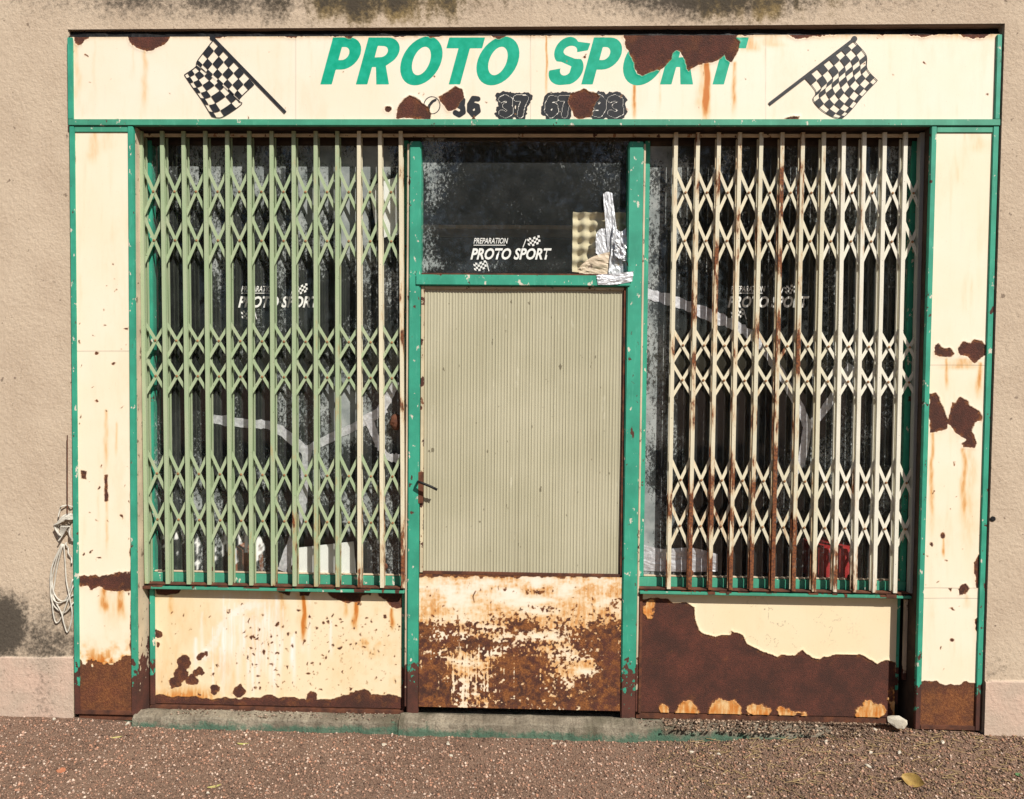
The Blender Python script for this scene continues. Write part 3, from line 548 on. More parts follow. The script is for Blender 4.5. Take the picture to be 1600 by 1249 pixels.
# window lettering
def text(body, x0, x1, y0, y1, dep, parent, bold=.012):
    cu = bpy.data.curves.new('txt', 'FONT'); cu.body = body; cu.shear = .30; cu.offset = bold; cu.resolution_u = 3
    ob = bpy.data.objects.new('txt', cu); C.objects.link(ob); dg = bpy.context.evaluated_depsgraph_get(); me = bpy.data.meshes.new_from_object(ob.evaluated_get(dg)); bpy.data.objects.remove(ob)
    n = len(me.vertices); co_ = np.empty(n*3, np.float32); me.vertices.foreach_get('co', co_); co_ = co_.reshape(-1, 3); lo, hi = co_.min(0), co_.max(0)
    u = (co_[:, 0]-lo[0])/(hi[0]-lo[0]); v = (co_[:, 1]-lo[1])/(hi[1]-lo[1]); out = np.array([U(x0+(x1-x0)*a, y1-(y1-y0)*b2, dep) for a, b2 in zip(u, v)], np.float32)
    me.vertices.foreach_set('co', out.ravel()); me.update(); me.materials.clear(); return link('lettering', me, M_decal, parent)
def miniflag(x0, y0, x1, y1, dep, parent, pole):
    bm = bmesh.new(); f = lambda u, v: U(x0+(x1-x0)*u+2*v, y0+(y1-y0)*v+2*math.sin(u*5), dep)
    for i in range(6):
        for j in range(4):
            if (i+j) % 2: bm.faces.new([bm.verts.new(f(u, v)) for u, v in ((i/6, j/4), ((i+1)/6, j/4), ((i+1)/6, (j+1)/4), (i/6, (j+1)/4))])
    prism(bm, U(*pole[0], dep), U(*pole[1], dep), .0035, .0004); return from_bm('flag_emblem', bm, M_decal, parent)
def decal(ox, oy, dep, parent):
    text('PREPARATION', ox+5, ox+59, oy, oy+9, dep, parent); text('PROTO SPORT', ox, ox+127, oy+16, oy+34, dep, parent, .03)
    bm = bmesh.new(); prism(bm, U(ox+5, oy+11.3, dep), U(ox+55, oy+11.3, dep), .0030, .0004); from_bm('underline', bm, M_decal, parent)
    miniflag(ox+88, oy-2, ox+108, oy+11, dep, parent, [(ox+87, oy+2), (ox+82, oy+15)]); miniflag(ox+4, oy+37, ox+24, oy+50, dep, parent, [(ox+25, oy+37), (ox+29, oy+52)])
decal(735, 372, GY-.0135, TR); decal(372, 447, GY-.0012, WL); decal(1137, 447, GY-.0012, WR)
def bolt(px, py, parent):
    q = U(px, py, GY-.016); bm = bmesh.new(); bmesh.ops.create_cone(bm, cap_ends=True, segments=14, radius1=.017, radius2=.012, depth=.008, matrix=Matrix.Translation((q[0], GY-.016, q[2])) @ Matrix.Rotation(math.pi/2, 4, 'X')); from_bm('bolt_head', bm, M_rust, parent)
for x_, y_ in ((329, 889), (460, 888), (600, 886)): bolt(x_, y_, WL)
for x_, y_ in ((1078, 896), (1206, 897), (1330, 903)): bolt(x_, y_, WR)
# sills and kick panels
def sill(x0, x1, zt_, lab):
    p = box('sill', x0, x1, .046, GY+.02, zt_-.008, zt_+.004, M_greenpale, SF, .002); p['label'] = lab
    bm = bmesh.new(); g_ = np.random.default_rng(int(zt_*1000))          # crust of rust scale and grime along the edge
    for i in range(20):
        x = g_.uniform(x0+.01, x1-.01); l = g_.uniform(.004, .028); bbox(bm, x-l, min(x+l, x1), .044+.006*g_.random(), .06, zt_-.009+.006*g_.random(), zt_+.0045+.004*g_.random(), .0015)
    from_bm('rust_scale', bm, M_rust, p)['kind'] = 'stuff'
    box('gate_track', x0, x1, .052, .082, zt_+.0105, zt_+.0165, M_rust, p, .001)
sill(ox0+.004, mlx0-.012, szL, 'rusty left window sill'); sill(mrx1+.011, U(1424, 932, .05)[0], szR, 'rusty right window sill')
RKB = [(1000, 937), (1025, 934), (1040, 935), (1052, 942), (1073, 941.5), (1085, 949), (1086, 967), (1091, 985), (1100, 991), (1118, 995.5), (1130, 992), (1140, 992), (1143, 986.5), (1160, 992.5), (1167, 1006), (1190, 1018), (1214, 1026), (1220, 1023), (1241, 1025), (1254, 1016), (1268, 1027), (1280, 1030), (1286, 1026), (1313, 1023), (1344, 1023), (1352, 1027), (1370, 1037), (1376, 1034), (1386, 1031), (1398, 1036), (1410, 1150), (990, 1150)]
def kick_right(px, py, P):
    n = fbm(px, py, 9, 4, 2)-.5; r = sd_poly(px, py, [RKB])+n*4
    rem = np.max([sd_poly(px, py, [arc(cx, cy, rx, ry, 0, 350, 16)]) for cx, cy, rx, ry in ((1074, 1108, 17, 16), (1130, 1110, 26, 19), (1184, 1110, 16, 11), (1237, 1113, 22, 7), (1360, 1112, 27, 14), (1396, 1095, 4, 22), (1011, 952, 6, 15), (1036, 1108, 7, 5))], 0)+(fbm(px, py, 14, 4, 6)-.5)*22
    r = np.where(rem > -1, np.minimum(r, -rem), r); st = np.where(rem > -2, .75+.5*n, 0)
    cr = abs(fbm(px, py, 34, 4, 5)-.5); crm = np.exp(-((px-1215)/95)**2-((py-975)/38)**2); d = .75*np.clip(1-cr/.006, 0, 1)*np.clip(crm*1.6, 0, 1)
    return dict(rust=r, stain=np.maximum(st, .10*np.clip(fbm(px, py*.2, 40, 3, 2)*2-.9, 0, 1)), white=0*px, inkg=0*px-50, inkb=0*px-50, tone=np.where(rem > -1.5, .5, .0)+0*px, dirt=d)
def kick_left(px, py, P):
    qx, qy = px+(fbm(px, py, 16, 4, 6)-.5)*16, py+(fbm(px, py, 16, 4, 2)-.5)*16
    n = fbm(px, py, 10, 4, 2)-.5
    pl = [[(243, 915), (284, 915), (280, 926), (262, 930), (243, 929)], [(429, 915), (458, 915), (452, 929), (436, 927)], [(462, 915), (490, 915), (484, 932), (470, 930)], [(507, 915), (585, 915), (578, 930), (566, 931), (562, 940), (545, 942), (525, 936), (514, 929)], [(585, 915), (630, 915), (630, 950), (612, 951), (603, 938), (592, 932)]]
    r = np.max([sd_poly(px, py, [l]) for l in pl], 0)
    for cx, cy, R in ((286, 1036, 10), (283, 1051, 11), (274, 1066, 11), (300, 1064, 9), (309, 1052, 7), (314, 1027, 7), (324, 1023, 3), (335, 1076, 8), (373, 1079, 9), (246, 990, 6), (247, 1006, 5), (562, 1092, 16), (486, 1090, 9)): r = np.maximum(r, R-np.hypot(qx-cx, qy-cy))
    r = np.maximum(r, py-1090+(fbm(px, px*0, 30, 3, 1)-.5)*16); r = r+n*6; rd = r
    r = np.maximum(r, spots(px, py, 900, 245, 628, 940, 1085, -.4, 2.0, 9, lambda x, y: .25+.75*(x > 380)*(y > 960))+n*2.5)
    st = np.maximum.reduce([streak(px, py, *a) for a in ((475, 926, 1010, 5, 1.2), (474, 926, 985, 14, .45), (556, 938, 985, 6, 1.0), (540, 940, 965, 5, .6), (612, 950, 985, 5, .8), (266, 929, 965, 7, .55), (441, 927, 960, 9, .5), (280, 1020, 1090, 26, .35))])
    st = np.maximum(st, .55*np.exp(-((px-570)/48)**2)*(np.exp(-((py-1003)/9)**2)+.8*np.exp(-((py-1022)/10)**2))*np.clip(n*3+.8, 0, 1)); st = np.maximum(st, np.clip((py-1062)/25, 0, 1)*np.exp(-((px-290)/60)**2)*.9); st = np.maximum(st, .34*np.clip(fbm(px, py*.5, 44, 4, 3)*2.4-.8, 0, 1)); st = np.maximum(st, .3*np.clip((px-470)/90, 0, 1)*np.clip(fbm(px, py, 14, 4, 7)*2.6-1, 0, 1))
    wh = np.zeros(px.shape); g_ = np.random.default_rng(2)
    for i in range(64):
        x = g_.normal(392, 44); y0 = 925+g_.random()*90; wh = np.maximum(wh, streak(px, py, x, y0, min(1092, y0+g_.uniform(40, 120)), g_.uniform(1.2, 4.5), g_.uniform(.3, .95)))
    wh = np.maximum(wh, .7*np.clip(sd_line(qx, qy, [(322, 1030), (333, 1000), (352, 970), (378, 950), (412, 944)], 7)/8+.3+n*2.2, 0, 1)); wh = np.maximum(wh, .6*np.exp(-((px-400)/48)**2-((py-965)/40)**2)*np.clip(.6+n*2, 0, 1))
    return dict(rd=rd, rust=r, stain=st, white=wh, inkg=0*px-50, inkb=0*px-50, tone=np.clip(n*2-.2, 0, .5), dirt=0*px)
kz0 = U(430, 1103, KY)[2]; kz0r = U(1200, 1117, KY)[2]
kx = [U(q, 1010, KY)[0] for q in (243, 628, 1003, 1400)]
p = grid_mesh('kick_panel', kx[0], kx[1], kz0, szL-.009, KY, .003, kick_left, M_kick, SF); p['label'] = 'yellowed kick panel with white paint runs and rusty lower edge'
box('panel_back', kx[0]-.03, kx[1]+.02, KY+.004, KY+.06, kz0-.03, szL-.009, M_rust, p, 0); box('panel_trim', kx[0]-.022, kx[0]-.0005, KY-.008, KY+.003, kz0-.005, szL-.0095, M_green, p); box('panel_trim', kx[1]+.0005, kx[1]+.016, KY-.008, KY+.003, kz0-.005, szL-.0095, M_green, p)
box('foot_rail', kx[0]-.022, kx[1]+.014, KY-.014, KY+.002, kz0-.022, kz0-.006, M_rust, p, .003)
p = grid_mesh('kick_panel', kx[2], kx[3], kz0r, szR-.009, KY, .003, kick_right, M_kick, SF, curl=2.2); p['label'] = 'kick panel with lower half bare brown rust under peeling cream paint'
box('panel_back', kx[2]-.02, kx[3]-.002, KY+.004, KY+.06, kz0r-.03, szR-.009, M_rust, p, 0); box('panel_trim', kx[3]+.0005, kx[3]+.012, KY-.006, KY+.05, kz0r+.06, szR-.0095, M_green, p)
box('panel_trim', kx[2]-.014, kx[2]-.0005, KY-.006, KY+.003, kz0r-.004, szR-.0095, M_rust, p); box('recess_back', kx[3]+.013, ox1, KY+.05, KY+.07, .04, szR-.01, M_dark, p, 0)  # recess back is coloured dark for the shade inside the gap
box('recess_board', U(1420, 1010, .03)[0], ox1-.001, .075, .085, U(1420, 1062, .08)[2], szR-.02, M_jamb, p, .001)
# ------------------------------------------------------------------ door
DR = empty('door', (0, .06, .08), 'shop door with ribbed beige upper panel and rusted lower panel', 'door')
dx0, dx1 = U(656.5, 700, .062)[0], U(975, 700, .062)[0]; dz0, dz1, dzm = U(800, 1107, .062)[2], U(800, 448, .062)[2], U(800, 897, .062)[2]
for a, b2 in ((dx0+.001, dx0+.014), (dx1-.010, dx1-.001)): box('door_stile', a, b2, .060, .095, dzm, dz1, mat_paint('stile_paint', (.66, .56, .38), .60, (.2, .09, .05), rust=.56) if a < 0 else M_rust, DR, .001)
box('door_head_rail', dx0+.0145, dx1-.0105, .061, .094, dz1-.012, dz1-.001, M_jamb, DR, .001); box('door_mid_rail', dx0+.0145, dx1-.0105, .0585, .094, dzm-.006, dzm+.006, M_rust, DR, .001)
px0, px1 = dx0+.015, dx1-.011; NR = 64; cols = []      # ribs
for i in range(NR):
    for u, d in ((0, 0), (.12, -.0013), (.24, -.0013), (.36, 0), (.62, .0006), (.88, .0006)): cols.append((px0+(px1-px0)*(i+u+.10*math.sin(i*2.3)*(0 < u))/NR, .070+d*(1+.3*math.sin(i*1.7))))
zs = np.linspace(dzm+.006, dz1-.012, 12); vs = [(x, y+.0010*math.sin(z*5+x*9), z) for z in zs for x, y in cols]; n = len(cols)
me = bpy.data.meshes.new('ribbed_panel'); me.from_pydata(vs, [], [(j*n+i, j*n+i+1, (j+1)*n+i+1, (j+1)*n+i) for j in range(len(zs)-1) for i in range(n-1)]); link('ribbed_panel', me, M_poly, DR)
def kick_door(px, py, P):
    n = fbm(px, py, 26, 5, 2); f = fbm(px, py, 8, 4, 6); h = fbm(px*.35, py, 14, 4, 4)
    den = np.interp(py, [897, 930, 960, 985, 1010, 1040, 1075, 1108], [-.28, -.22, -.13, -.01, .00, .05, .10, .14])
    for cx, cy, rx, ry, am in ((848, 925, 26, 5, .25), (848, 951, 28, 6, .24), (812, 980, 26, 13, .24), (700, 978, 36, 10, .16), (730, 1006, 60, 8, .22), (945, 1000, 34, 26, .14), (958, 1050, 22, 50, .20), (668, 1050, 26, 45, .20), (665, 985, 20, 14, .16), (810, 1050, 32, 30, .22), (960, 940, 16, 30, .12), (740, 1050, 36, 26, -.10), (745, 1090, 30, 20, -.05), (903, 1045, 34, 12, -.24), (830, 992, 22, 6, -.2), (700, 940, 50, 30, -.1)): den = den+am*np.exp(-((px-cx)/rx)**2-((py-cy)/ry)**2)
    f2 = fbm(px, py, 3.2, 2, 1); r = ((n*.16+f*.28+f2*.42+h*.14)-.522+den)*20
    dr = np.zeros(px.shape); g_ = np.random.default_rng(3)
    for i in range(30): x = g_.normal(738, 32); y0 = g_.uniform(1000, 1078); dr = np.maximum(dr, streak(px, py, x, y0, min(1106, y0+g_.uniform(30, 80)), 1.1, 1))
    r = r-3.6*dr; r = np.maximum(r, (902-py)+(f-.5)*9); rd = np.minimum(r, 0)-3+0*r; r = np.maximum(r, spots(px, py, 150, 656, 972, 910, 1010, .2, 2.2, 6))
    r = np.maximum(r, sd_line(px, py, [(715, 962), (717, 985), (716, 1012)], .8)); r = np.maximum(r, sd_line(px, py, [(743, 924), (739, 932), (741, 941)], .7))
    st = np.clip(1+(r+3)/9, 0, 1)*.62*np.clip(h*2.4-.5, 0, 1); gr = np.clip(sd_poly(px, py, [[(650, 897), (686, 899), (690, 910), (682, 921), (655, 917)]])/3, 0, 1)
    return dict(rd=rd, rust=r, stain=st, white=.35*np.clip((965-py)/40, 0, 1)*(1-gr), inkg=0*px-50, inkb=0*px-50, tone=np.clip((fbm(px, py, 7, 4, 5)-.38)*3.0, 0, .85), dirt=gr*.0)
p = grid_mesh('kick_plate', dx0, dx1, dz0, dzm-.006, .060, .0028, kick_door, M_cream, DR); p['label'] = 'cream metal lower door panel covered in spreading rust'
box('plate_back', dx0, dx1, .064, .09, dz0, dzm-.006, M_rust, p, 0)
a = U(651, 752, .05); box('lock_plate', U(652, 760, .05)[0], U(661, 760, .05)[0], .052, .066, U(655, 787, .05)[2], U(655, 738, .05)[2], M_rust, DR, .001)
bm = bmesh.new(); h0 = U(654, 753, .02); tube(bm, [U(653, 753, .055), U(653.5, 753, .03), h0, U(662, 756, .016), U(672, 760, .018), U(683, 765.5, .024)], .0058, 8); from_bm('door_handle', bm, M_bitumen, DR, True)
# ------------------------------------------------------------------ folding gates
GF, GB, GL = .046, .078, .062
def gate(tops, bots, ytop, ybot, groups, cols, rusts, label, ends):
    G = empty('folding_gate', (float(U(tops[0], 900, GF)[0]), GL, float(szL)), label, 'gate', 'folding lattice gates over the windows'); ax = []
    lr = (U(tops[0], 300, GF), U(tops[-1], 300, GF))
    for i, (t, b2) in enumerate(zip(tops, bots)):
        A, B = U(t, ytop, GF), U(b2, ybot, GF); B[2] = (szL if tops[0] < 800 else szR)+.0165; ax.append((A, B)); bm = bmesh.new()
        for dep, wd in ((GF, .0160), (GB, .0130)):
            prism(bm, (A[0]-wd/2+.0012, dep+.005, A[2]-(0 if dep == GF else .018)), (B[0]-wd/2+.0012, dep+.005, B[2]), .0024, .010); prism(bm, (A[0]+wd/2-.0012, dep+.005, A[2]-(0 if dep == GF else .018)), (B[0]+wd/2-.0012, dep+.005, B[2]), .0024, .010)
            prism(bm, (A[0], dep if dep == GF else dep+.0105, A[2]-(0 if dep == GF else .018)), (B[0], dep if dep == GF else dep+.0105, B[2]), wd, .0022)
        o = from_bm('picket', bm, M_gate, G); o.color = (*cols[i], rusts[i])
    def on(i, z):
        if i < 0: A, B = ax[0]; d = -(ax[1][0][0]-ax[0][0][0])
        elif i >= len(ax): A, B = ax[-1]; d = (ax[-1][0][0]-ax[-2][0][0])
        else: A, B = ax[i]; d = 0
        t = (A[2]-z)/(A[2]-B[2]); return A[0]+(B[0]-A[0])*t+d
    riv = bmesh.new(); n = len(ax)
    for gi, (z0, z1) in enumerate(groups):
        zm = (z0+z1)/2
        for i in range(-1, n):
            for sgn in (1, -1):
                i0, i2 = i, i+2
                if i0 < ends[0] or i2 > n-1+ends[1]:
                    # half strips against the posts
                    if i0 < ends[0]: s0, e0 = (i+1, zm), (i+2, z1 if sgn > 0 else z0)
                    else: s0, e0 = (i, z0 if sgn > 0 else z1), (i+1, zm)
                    if s0[0] < ends[0] or e0[0] > n-1+ends[1]: continue
                else: s0, e0 = (i0, z0 if sgn > 0 else z1), (i2, z1 if sgn > 0 else z0)
                bm = bmesh.new(); dep = GL+(.0022 if sgn > 0 else -.0022)*(-1 if tops[0] > 800 else 1)
                prism(bm, (on(*s0)+random.uniform(-.0012, .0012), dep, s0[1]+random.uniform(-.004, .004)), (on(*e0)+random.uniform(-.0012, .0012), dep, e0[1]+random.uniform(-.004, .004)), .0132, .0024); o = from_bm('lattice_bar', bm, M_gate, G)
                k = min(max(i+1, 0), n-1); c0 = cols[k] if tops[0] > 800 else cols[min(k, 9)]; o.color = (*c0, max(0, rusts[k]*.72-.02+random.uniform(-.07, .10)-(.06 if gi == 0 else 0)))
        for i in range(-1 if ends[0] < 0 else 0, n-1+max(0, ends[1])):
            for zz in ((z0+zm)/2, (zm+z1)/2):
                bmesh.ops.create_icosphere(riv, subdivisions=1, radius=.0062, matrix=Matrix.Translation(((on(i, zz)+on(i+1, zz))/2, GL-.005, zz)) @ Matrix.Diagonal((1, .5, 1, 1)))
    from_bm('rivets', riv, M_rivet, G)['kind'] = 'stuff'; return G
def zrow(x, ys): return [(U(x, a, GL)[2], U(x, b2, GL)[2]) for a, b2 in ys]
LT = [219.6, 252.8, 286.2, 320.3, 354.6, 389, 424, 458.6, 493, 526.7, 560.7, 593.6, 625.9]; LB = [229, 261.8, 294.6, 326.8, 359.6, 392.4, 426.4, 460.1, 493.6, 527.3, 561.6, 597, 629.7]
GRN = (.33, .42, .25); CRM = (.70, .64, .47)
gc = [GRN]*10+[CRM]*3; gr_ = [.14, .16, .18, .22, .20, .24, .30, .33, .36, .38, .32, .34, .44]
G1 = gate(LT, LB, 205, 907, zrow(420, ((262, 415), (506, 617), (706, 850))), gc, gr_, 'pale green folding lattice gate drawn across a dusty taped window', (-1, 0))
RT = [1056.6, 1091, 1123.8, 1156.6, 1190, 1223, 1255, 1287.8, 1319, 1351, 1383, 1415.6]; RB = [1045, 1077.8, 1109.7, 1141.6, 1173.8, 1207.5, 1240, 1272, 1305, 1336, 1366.6, 1398.8]
WHT = (.74, .71, .60); rr = [.40, .54, .53, .51, .50, .54, .48, .38, .33, .40, .30, .22]
G2 = gate(RT, RB, 207, 920, zrow(1230, ((264, 415), (514, 623), (716, 860))), [(.68, .62, .46)]*4+[(.64, .60, .45)]*4+[WHT]*4, rr, 'cream rust-streaked folding lattice gate above the peeling brown kick panel', (0, 1))
bm = bmesh.new(); A, B = U(1441, 208, .05), U(1424, 925, .05); prism(bm, (A[0], .06, A[2]), (B[0], .06, szR+.017), .016, .03); o = from_bm('end_post', bm, M_gate, G2); o.color = (.30, .31, .30, .2)
q = U(617, 660, .06); bm = bmesh.new(); bmesh.ops.create_icosphere(bm, subdivisions=3, radius=1)
for v in bm.verts: v.co = Vector((q[0]+v.co.x*.026, .085+v.co.y*.02, q[2]+v.co.z*.036))*1.0+Vector((.004, .002, .004))*(fbm(np.array([v.co.x*37+v.co.z*11]), np.array([v.co.z*29]), 7, 3, 1)[0]-.5)*2
from_bm('seized_lock', bm, M_rust, G1)
# ------------------------------------------------------------------ doorstep
def step():
    xs = np.linspace(U(212, 1130)[0], U(1300, 1140)[0], 620); bm = bmesh.new(); prev = None; st = U(800, 1131, -.03)[2]
    for x in xs:
        f = fbm(np.array([x*100]), np.array([3.]), 12, 4, 1)[0]-.5; g_ = fbm(np.array([x*100]), np.array([60.]), 5, 4, 2)[0]-.5; mid = 1.0 if mlx0-.02 < x < mrx1 else 0.0; h1, h2 = (fbm(np.array([x*1000]), np.array([k]), 16, 4, 3)[0]-.5 for k in (7., 90.)); chip = .012*max(0, h1-.12)/.3
        yf = -.026+.030*f-.006*mid; zt_ = st-.008+.014*g_+.006*mid-.012*max(0, (x-.6))
        zt_ += .004*h2; yf += .003*h1
        cur = [bm.verts.new(q) for q in ((x, .30, kz0-.026+.008*mid), (x, .09, kz0-.026+.006*g_+.008*mid), (x, .03+.01*f, zt_+.008), (x, yf+.005+chip, zt_+.001), (x, yf, zt_-.005-chip), (x, yf-.004+.002*h2, zt_-.030), (x, yf-.010, -.02))]
        if prev:
            for k in range(6): bm.faces.new((prev[k], cur[k], cur[k+1], prev[k+1]))
        prev = cur
    o = from_bm('doorstep', bm, M_conc, None); tag(o, 'worn concrete doorstep with flaking green paint along the shopfront foot', 'step')
step()
zs0, zs1 = float(U(800, 1131, -.03)[2]), float(kz0-.024)
zstep = lambda x, y: np.interp(y, [-.03, .02, .09], [zs0-.006, zs0, zs1])-.012*np.clip(x-.6, 0, 9)*(y < .03)
g = chips('step_grit', 2600, -1.5, 1.55, -.02, .085, .0015, .007, [(.12, .085, .06), (.20, .14, .10), (.28, .21, .16), (.08, .055, .04)], .6, zstep); g['kind'] = 'stuff'; g['label'] = 'grit and dirt blown onto the concrete doorstep'; g['category'] = 'grit'
g = chips('step_soil', 2600, .62, 1.62, -.05, .085, .002, .010, [(.09, .06, .04), (.16, .105, .068), (.22, .145, .095), (.07, .046, .033), (.34, .25, .18)], .5, lambda x, y: zstep(x, y)+.004); g['kind'] = 'stuff'; g['label'] = 'dark soil and stone bits spilled over the doorstep end'; g['category'] = 'soil'
for x0, x1, zb in ((lx0-.01, lx1+.01, zbl), (rx0-.01, rx1+.012, zbr)): tag(box('footing_block', x0, x1, .0, .12, 0, zb-.0345, M_conc, None, .004), 'concrete footing with green paint under the '+('rust-banded' if x0 < 0 else 'rust-patched')+' pilaster', 'footing')
# ------------------------------------------------------------------ small things
CC = bmesh.new(); ex = U(112, 850)[0]
def strand(pts, r=.0030, y0=-.012):
    n = 30; out = []
    for i in range(n+1):
        p = curve(pts, i/n); q = U(p[0], p[1], 0); back = .0 if q[0] < lx0-.020 else .030*min(1, (q[0]-(lx0-.020))/.008)
        out.append((q[0], y0+back+wall_y(q[0])+.004*math.sin(i*.5+pts[0][0]), q[2]))
    tube(CC, out, r, 6)
for k in range(7): strand([(92+k*1.2, 842-k), (90-k*.4, 822), (97, 808+k*1.3), (108, 803+k*1.2), (116, 806+k)], .0031, -.010-.003*k)
for k in range(5): strand([(94, 845), (98+k*3, 822), (112, 838-k*2), (114, 846)], .003, -.018-.002*k)
for a in ([(96, 850), (84, 880), (78, 905), (80, 930), (92, 942), (104, 934), (114, 905)], [(97, 850), (86, 885), (79, 915), (84, 945), (100, 958), (116, 940)], [(100, 850), (101, 880), (103, 905), (109, 930), (113, 960), (105, 989), (100, 975), (97, 958), (84, 935), (80, 915)], [(99, 850), (88, 890), (83, 925), (83, 950), (87, 974), (97, 962), (106, 940), (114, 915)], [(103, 848), (107, 862), (113, 880)], [(95, 851), (85, 876), (80, 900), (84, 925), (98, 940), (114, 930)], [(92, 808), (94, 794), (104, 790), (114, 792)]): strand(a)
o = from_bm('cable_coil', CC, M_cable, None, True); tag(o, 'knotted coil of off-white cable hanging beside the rust-banded pilaster', 'cable')
bm = bmesh.new(); tube(bm, [U(107, y_, .0) + np.array([0, .012-.02, 0]) for y_ in (680, 740, 790, 803)], .0022, 6); tag(from_bm('wall_bracket', bm, M_rust), 'thin rusty rod on the wall above the cable coil', 'rod')
bm = bmesh.new(); q = U(1548, 810, 0); tube(bm, [(q[0], .02, q[2]), (q[0], -.016, q[2])], .011, 12); tube(bm, [(q[0], -.0162, q[2]), (q[0], -.0172, q[2])], .008, 12); tag(from_bm('pipe_stub', bm, M_bitumen), 'short dark pipe stub in the wall by the rust-patched pilaster', 'pipe')
def rock(name, px, py, sx, sy, sz, m, label, cat, seed, rot=0, group=None, z=None):
    p = UG(px, py, .045) if z is None else U(px, py, -.012); zz = float(gz(np.array([p[0]]), np.array([p[1]]))[0]) if z is None else z
    bm = bmesh.new(); bmesh.ops.create_icosphere(bm, subdivisions=2, radius=1); g_ = random.Random(seed)
    dirs = [Vector((g_.gauss(0, 1), g_.gauss(0, 1), g_.gauss(0, 1))).normalized() for _ in range(11)]
    for v in bm.verts:
        for d in dirs:
            e = v.co.dot(d)-.56
            if e > 0: v.co -= d*e
        v.co = Vector((v.co.x*sx, v.co.y*sy, v.co.z*sz))
    bmesh.ops.rotate(bm, verts=bm.verts, matrix=Matrix.Rotation(rot, 3, 'Z')); o = from_bm(name, bm, m); o.location = (p[0], p[1], zz+sz*.45); return tag(o, label, cat, group)
rock('stone', 1402, 1129, .056, .035, .036, M_stone, 'large pale angular stone in the recess beside the peeling kick panel', 'stone', 5, z=float(U(1396, 1133, -.012)[2]))
rock('brick_fragment', 94, 1200, .024, .016, .010, M_brick, 'small orange brick fragment lying on the gravel', 'brick', 2)
for i, (x, y_) in enumerate(((1360, 1180), (1405, 1181), (1357, 1196), (1273, 1150), (1080, 1171), (700, 1158), (1123, 1174), (865, 1158), (240, 1247), (325, 1235), (600, 1160), (200, 1130), (85, 1128), (1290, 1165), (1366, 1154), (705, 1176), (1170, 1240), (1472, 1172))): rock('pebble', x, y_, .010+.006*(i % 3), .009, .007, M_stone, 'small pale pebble scattered on the brown gravel', 'pebble', i, i, 'pale pebbles on the gravel')
def leaf(px, py, L, W, rz, rx, label, m=M_leaf, curl=.5):
    p = UG(px, py, .04); bm = bmesh.new(); n = 10; prev = None
    for i in range(n+1):
        t = i/n; w_ = W*math.sin(math.pi*min(1, t*.96+.04))**.8; cur = [bm.verts.new((L*(t-.5), s*w_, curl*(abs(s)*w_*.9+L*.35*(t-.5)**2*4))) for s in (-1, -.5, 0, .5, 1)]
        if prev:
            for k in range(4): bm.faces.new((prev[k], cur[k], cur[k+1], prev[k+1]))
        prev = cur
    for v in bm.verts: v.co = Matrix.Rotation(rz, 3, 'Z') @ Matrix.Rotation(rx, 3, 'X') @ v.co
    o = from_bm('leaf', bm, m, None, True); lo = min(v.co.z for v in o.data.vertices); o.location = (p[0], p[1], float(gz(np.array([p[0]]), np.array([p[1]]))[0])-lo+.001); return tag(o, label, 'leaf')
leaf(1428, 1222, .08, .026, -.75, .75, 'curled yellow-brown dead leaf standing on the gravel')
M_straw = mat_plain('dry_leaf_green', (.34, .33, .10), (.42, .36, .14), 30, .7)
leaf(335, 1226, .05, .006, .5, .2, 'narrow yellow-green leaf blade lying in front of the white-splashed kick panel', M_straw, .3); leaf(380, 1161, .05, .005, .05, .2, 'thin pale leaf blade beside the doorstep edge', M_straw, .3); leaf(182, 1152, .045, .006, .4, .2, 'thin pale leaf blade before the rust-banded pilaster', M_straw, .3); leaf(1592, 1210, .03, .012, .4, .1, 'small green leaf on the gravel by the soil heap', mat_plain('green_leaf', (.05, .12, .05), (.08, .16, .06), 30), .3)

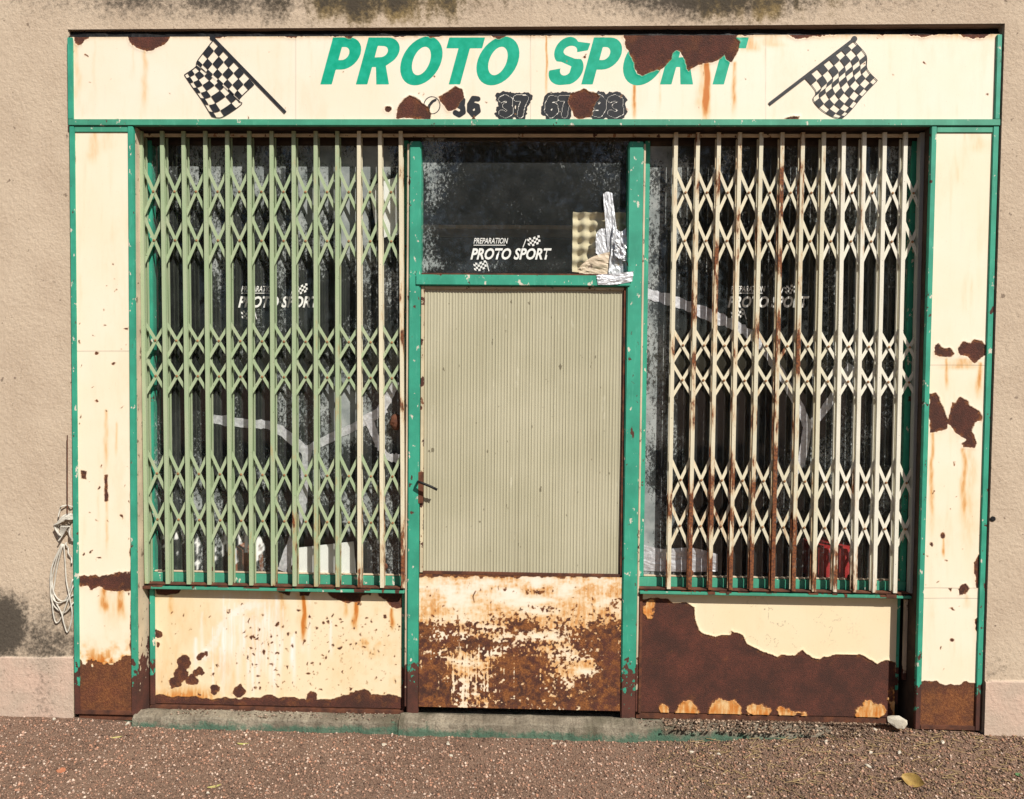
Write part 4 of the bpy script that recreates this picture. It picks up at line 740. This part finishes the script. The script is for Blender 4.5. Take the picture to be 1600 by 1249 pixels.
# ------------------------------------------------------------------ trees across the road (they show in the panes)
M_bark = mat_plain('bark', (.06, .045, .032), (.12, .09, .065), 12, .9, .6)
M_fol = mat_plain('foliage', (.035, .065, .018), (.07, .11, .03), 2, .7, .1)
def tree(x, y, h, r, seed, label):
    g_ = np.random.default_rng(seed); T = empty('tree', (x, y, 0), label, 'tree', 'trees across the road'); bm = bmesh.new()
    tube(bm, [(x, y, 0), (x+.1, y, h*.3), (x-.1, y, h*.62)], .16, 8)
    for k in range(6):
        a = k*1.05; tube(bm, [(x, y, h*(.3+.05*k)), (x+r*.4*math.cos(a), y+r*.4*math.sin(a), h*(.45+.05*k)), (x+r*.8*math.cos(a), y+r*.8*math.sin(a), h*(.55+.05*k))], .05, 6)
    from_bm('trunk', bm, M_bark, T); n = 9000
    cl = g_.normal(0, 1, (46, 3)); cl /= np.linalg.norm(cl, axis=1)[:, None]; cl = cl*g_.uniform(.35, 1, (46, 1))*np.array([r, r, h*.36])+np.array([x, y, h*.66])
    c = cl[g_.integers(0, 46, n)]+g_.normal(0, .34, (n, 3))*r*.42; u = g_.normal(0, 1, (n, 3)); u /= np.linalg.norm(u, axis=1)[:, None]; v = np.cross(u, g_.normal(0, 1, (n, 3))); v /= np.linalg.norm(v, axis=1)[:, None]
    V = np.stack([c-u*.10, c+v*.05, c+u*.10, c-v*.05], 1).reshape(-1, 3)
    me = bpy.data.meshes.new('crown'); me.vertices.add(4*n); me.vertices.foreach_set('co', V.astype(np.float32).ravel()); me.loops.add(4*n); me.loops.foreach_set('vertex_index', np.arange(4*n, dtype=np.int32)); me.polygons.add(n); me.polygons.foreach_set('loop_start', np.arange(0, 4*n, 4, dtype=np.int32)); me.update(calc_edges=True)
    link('crown', me, M_fol, T)
for k, (x, y, h, r) in enumerate(((-9, -15, 8.5, 3.0), (-4.2, -14, 7.5, 2.8), (.6, -15, 9, 3.2), (5.6, -14.5, 8, 2.9), (10.5, -16, 8.4, 3.6))): tree(x, y, h, r, k, ('broad', 'short', 'tallest', 'rounded', 'wide-crowned')[k]+' leafy roadside tree facing the shopfront, mirrored in its windows')
